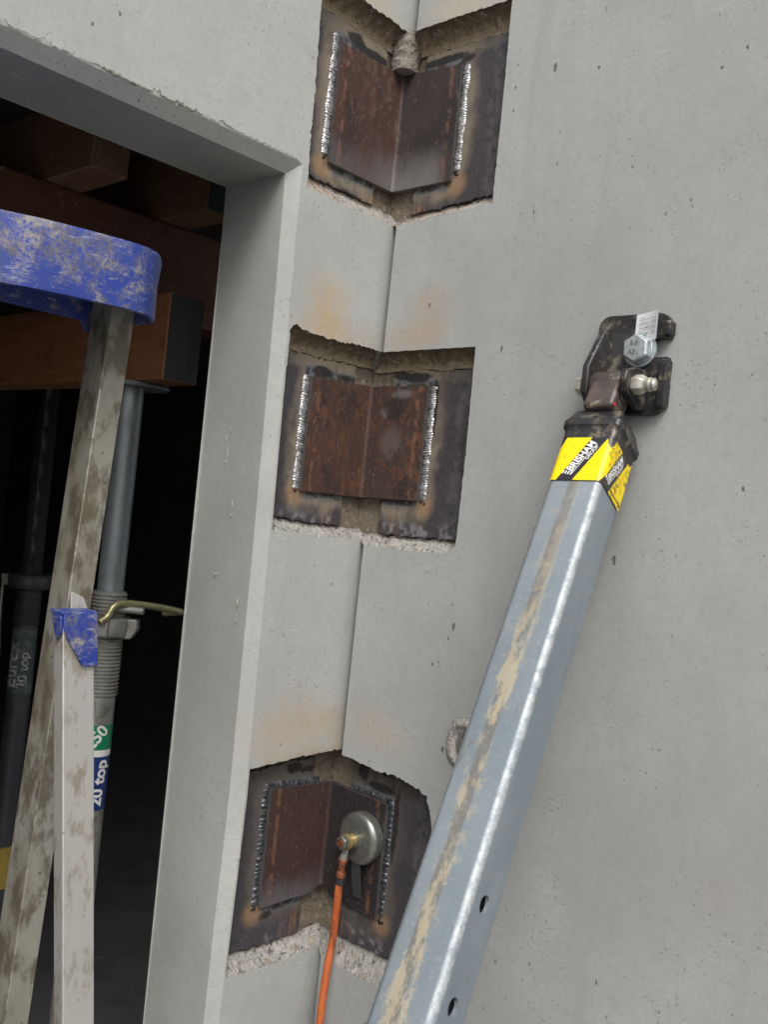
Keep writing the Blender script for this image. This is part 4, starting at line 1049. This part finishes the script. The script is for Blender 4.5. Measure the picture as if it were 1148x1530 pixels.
# ================================================================ ADJUSTABLE STEEL PROPS
def steel_prop(label, x, y, ztop_, zth1, zth0, ri, ro, mats, labels):
    r = thing('steel_prop', label, 'steel prop', (x, y, 0), 'adjustable steel props standing inside the doorway')
    mi_, mo_ = mats
    mb = MB(); lathe(mb, [(ri, zth1 - .25), (ri, ztop_ - .008)], (0, 0, 0), (0, 0, 1), 36); it = mb.build('inner_tube', mi_, None, smooth='angle')
    cut = []
    for q in range(int((ztop_ - zth1) / .07) - 1):
        c = MB(); dv = Vector((EYE[0] - x, EYE[1] - y, 0)).normalized(); dv = Vector((dv.x * .9 + .35, dv.y - .1, 0)) if x < 0 else dv
        lathe(c, [(.0065, 0), (.0065, .08)], (0, 0, zth1 + .06 + q * .07), tuple(dv), 14); cut.append(c.build('cutter', mi_))
    if labels != 'near': boolean_cut(it, cut)
    else:
        for c in cut: bpy.data.objects.remove(c)
    it.parent = r
    prof = [(ro, .02), (ro, zth0)]; z = zth0
    while z < zth1 - .004:
        prof += [(ro + .0002, z), (ro + .0030, z + .0018), (ro + .0032, z + .0036), (ro + .0002, z + .0052)]; z += .0068
    prof += [(ro, zth1), (ri + .0005, zth1 + .001)]
    mb = MB(); lathe(mb, prof, (0, 0, 0), (0, 0, 1), 40); mb.build('outer_tube', mo_, r, smooth='angle')
    mb = MB(); lathe(mb, [(.0, ztop_ - .007), (.068, ztop_ - .007), (.070, ztop_ - .004), (.068, ztop_), (.0, ztop_)], (0, 0, 0), (0, 0, 1), 32); mb.build('top_plate', mats[0], r, smooth='angle')
    mb = MB(); mb.box((-.06, -.06, .024), (.06, .06, .031)); mb.build('base_plate', mats[0], r)
    return r
pA = steel_prop('galvanised steel prop with green and navy label under the black-ended timber beam', -.119, .50, 1.687, 1.303, 1.112, .0242, .0292, (MAT['galv'], MAT['galv_dull']), 'near')
PA = np.array([-.119, .50, 0])
# collar nut with ears, bail handle
zcn = 1.245
mb = MB(); lathe(mb, [(.0332, zcn - .022), (.041, zcn - .021), (.043, zcn - .012), (.043, zcn + .006), (.041, zcn + .012), (.0335, zcn + .013)], (0, 0, 0), (0, 0, 1), 40); nutc = mb.build('collar_nut', MAT['galv_dull'], pA, smooth='angle')
Rv = np.array([RGT[0], RGT[1], 0]); Fv = np.array([FWD[0], FWD[1], 0])
def loc(r_, f_, z): return tuple(Rv * r_ - Fv * f_ + np.array([0, 0, z]))
mb = MB(); mb.prism([(.02, .012), (.058, .012), (.060, -.006), (.048, -.026), (.02, -.026)], .022, lambda u, v, w_: loc(u, .012 - w_, zcn + v)); mb.build('nut_ear', MAT['galv_dull'], nutc, bevel=.003)
mb = MB(); mb.prism([(-.004, .014), (.016, .014), (.016, -.020), (-.004, -.020)], .012, lambda u, v, w_: loc(u, .052 - w_, zcn + v)); mb.build('nut_ear', MAT['galv_dull'], nutc, bevel=.002)
mb = MB(); sweep(mb, [loc(.020, .02, zcn + .030), loc(.070, .02, zcn + .030)], .0068, 14); mb.build('pin_end', MAT['galv_dull'], pA, smooth='angle')
hp = [(148, 930), (160, 921), (168, 908), (180, 902), (205, 903), (240, 908), (268, 914)]
hh = [on_y(px, py, .455) - PA for px, py in hp]; hh += [hh[-1] + np.array([.010, .02, -.004]), hh[-1] + np.array([.0, .05, -.01])]
mb = MB(); sweep(mb, spline([tuple(p) for p in hh], 8), .0065, 16); mb.build('bail_handle', MAT['brass'], pA, smooth='angle')
def band(parent, x0, z0, z1, r, mat, name='label'):
    mb = MB(); a0 = math.atan2(-Fv[1], -Fv[0]); G = [[(r * math.cos(a0 + t), r * math.sin(a0 + t), z) for z in (z0, z1)] for t in np.linspace(-1.45, 1.75, 40)]
    mb.grid(G); return mb.build(name, mat, parent, smooth=True)
def cyl_text(parent, txt, size, ang0, zc_, r, mat, rot, bold=.0):
    a0 = math.atan2(-Fv[1], -Fv[0]) + ang0; c, s = math.cos(rot), math.sin(rot)
    return text_mesh(txt, size, lambda x, y: (r * math.cos(a0 + (c * x - s * y) / r), r * math.sin(a0 + (c * x - s * y) / r), zc_ + s * x + c * y), mat, 'lettering', parent, bold)
band(pA, 0, 1.016, 1.061, .0300, MAT['green']).name = 'green_label'
mb_ = band(pA, 0, .905, 1.003, .0300, MAT['navy']); mb_.name = 'navy_label'
band(pA, 0, 1.0035, 1.0155, .0299, MAT['print_white']).name = 'white_stripe'
cyl_text(pA, '250', .031, .12, 1.0150, .0304, MAT['print_white'], math.radians(50), .0008)
cyl_text(pA, '20 top', .032, 1.02, .9120, .0304, MAT['print_white'], math.radians(86), .0011)

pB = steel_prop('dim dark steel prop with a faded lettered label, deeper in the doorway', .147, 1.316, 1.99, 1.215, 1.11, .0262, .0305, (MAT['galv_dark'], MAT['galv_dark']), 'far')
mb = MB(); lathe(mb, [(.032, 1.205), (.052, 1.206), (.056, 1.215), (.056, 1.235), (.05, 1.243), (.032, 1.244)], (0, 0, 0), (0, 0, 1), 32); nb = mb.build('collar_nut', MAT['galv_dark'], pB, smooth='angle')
mb = MB(); mb.prism([(-.075, .01), (-.04, .01), (-.04, -.02), (-.07, -.02)], .025, lambda u, v, w_: loc(u, .012 - w_, 1.228 + v)); mb.build('nut_ear', MAT['galv_dull'], nb, bevel=.003)
mb = MB(); sweep(mb, spline([loc(-.068, .01, 1.22), loc(-.066, .012, 1.12), loc(-.055, .02, 1.02)], 6), .004, 10); mb.build('chain_strap', MAT['galv_dull'], pB, smooth=True)
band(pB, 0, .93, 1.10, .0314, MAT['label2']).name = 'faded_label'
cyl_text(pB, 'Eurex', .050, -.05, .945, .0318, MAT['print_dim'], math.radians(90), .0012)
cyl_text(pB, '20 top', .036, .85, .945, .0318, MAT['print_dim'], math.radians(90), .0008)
band(pB, 0, .42, .53, .0314, MAT['ochre']).name = 'ochre_band'

# ================================================================ TIMBER FALSEWORK
def beam(name, lo, hi, mat, label, end=None, endmat=None, group=None, n_lam=0):
    c = ((lo[0] + hi[0]) / 2, (lo[1] + hi[1]) / 2, lo[2]); r = thing(name, label, 'timber beam', c, group)
    mb = MB(); mb.box(tuple(a - b for a, b in zip(lo, c)), tuple(a - b for a, b in zip(hi, c))); mb.build('timber', mat, r, bevel=.003)
    if endmat:
        mb = MB(); e = .0006; mb.box((lo[0] - c[0] + .002, lo[1] - c[1] - e, .002), (hi[0] - c[0] - .002, lo[1] - c[1] + .0004 - e, hi[2] - lo[2] - .002)); mb.build('painted_end', endmat, r)
    return r
GJ = 'timber beams of the falsework in the doorway'
beam('timber_beam', (-.150, .356, 1.688), (-.0775, 3.2, 1.838), MAT['wood_y'], 'orange-brown timber beam with a black painted end, resting on the galvanised prop', endmat=MAT['endpaint'], group=GJ)
beam('timber_beam', (-2.6, .600, 1.8395), (1.2, .680, 2.029), MAT['wood'], 'long red-brown timber bearer running across the doorway behind the blue ladder cap', group=GJ)
beam('timber_beam', (-.271, .450, 2.0305), (-.199, 3.2, 2.17), MAT['wood_old'], 'upper timber joist with bare worn end, under the lintel above the ladder cap', group=GJ)
beam('timber_beam', (-.030, .450, 2.0305), (.042, 3.2, 2.17), MAT['wood_old'], 'upper timber joist nearest the door jamb, with a dark green end', endmat=m_simple('dark_green_end_paint', (.018, .035, .035), .7), group=GJ)
b = MB(); b.box((-3.1, .25, 2.172), (1.6, 5, 2.195)); dk = b.build('formwork_deck', MAT['deck']); tag(dk, 'dark plywood formwork deck lying on the timber joists inside the doorway', 'formwork')
# scaffold frame far in the dark
sc_ = thing('scaffold_frame', 'faint dark tubular scaffold frame deep inside the dark doorway at far left', 'scaffold', (.2, 2.6, 0))
for (p, q) in (((-.35, 0, .02), (-.35, 0, 2.1)), ((.35, 0, .02), (.35, 0, 2.1))):
    mb = MB(); sweep(mb, [p, q], .024, 14); mb.build('standard', MAT['galv_dull'], sc_, smooth='angle')
for z in (.45, .95, 1.42, 1.9):
    mb = MB(); sweep(mb, [(-.35, 0, z), (.35, 0, z)], .019, 12); mb.build('ledger', MAT['galv_dull'], sc_, smooth='angle')
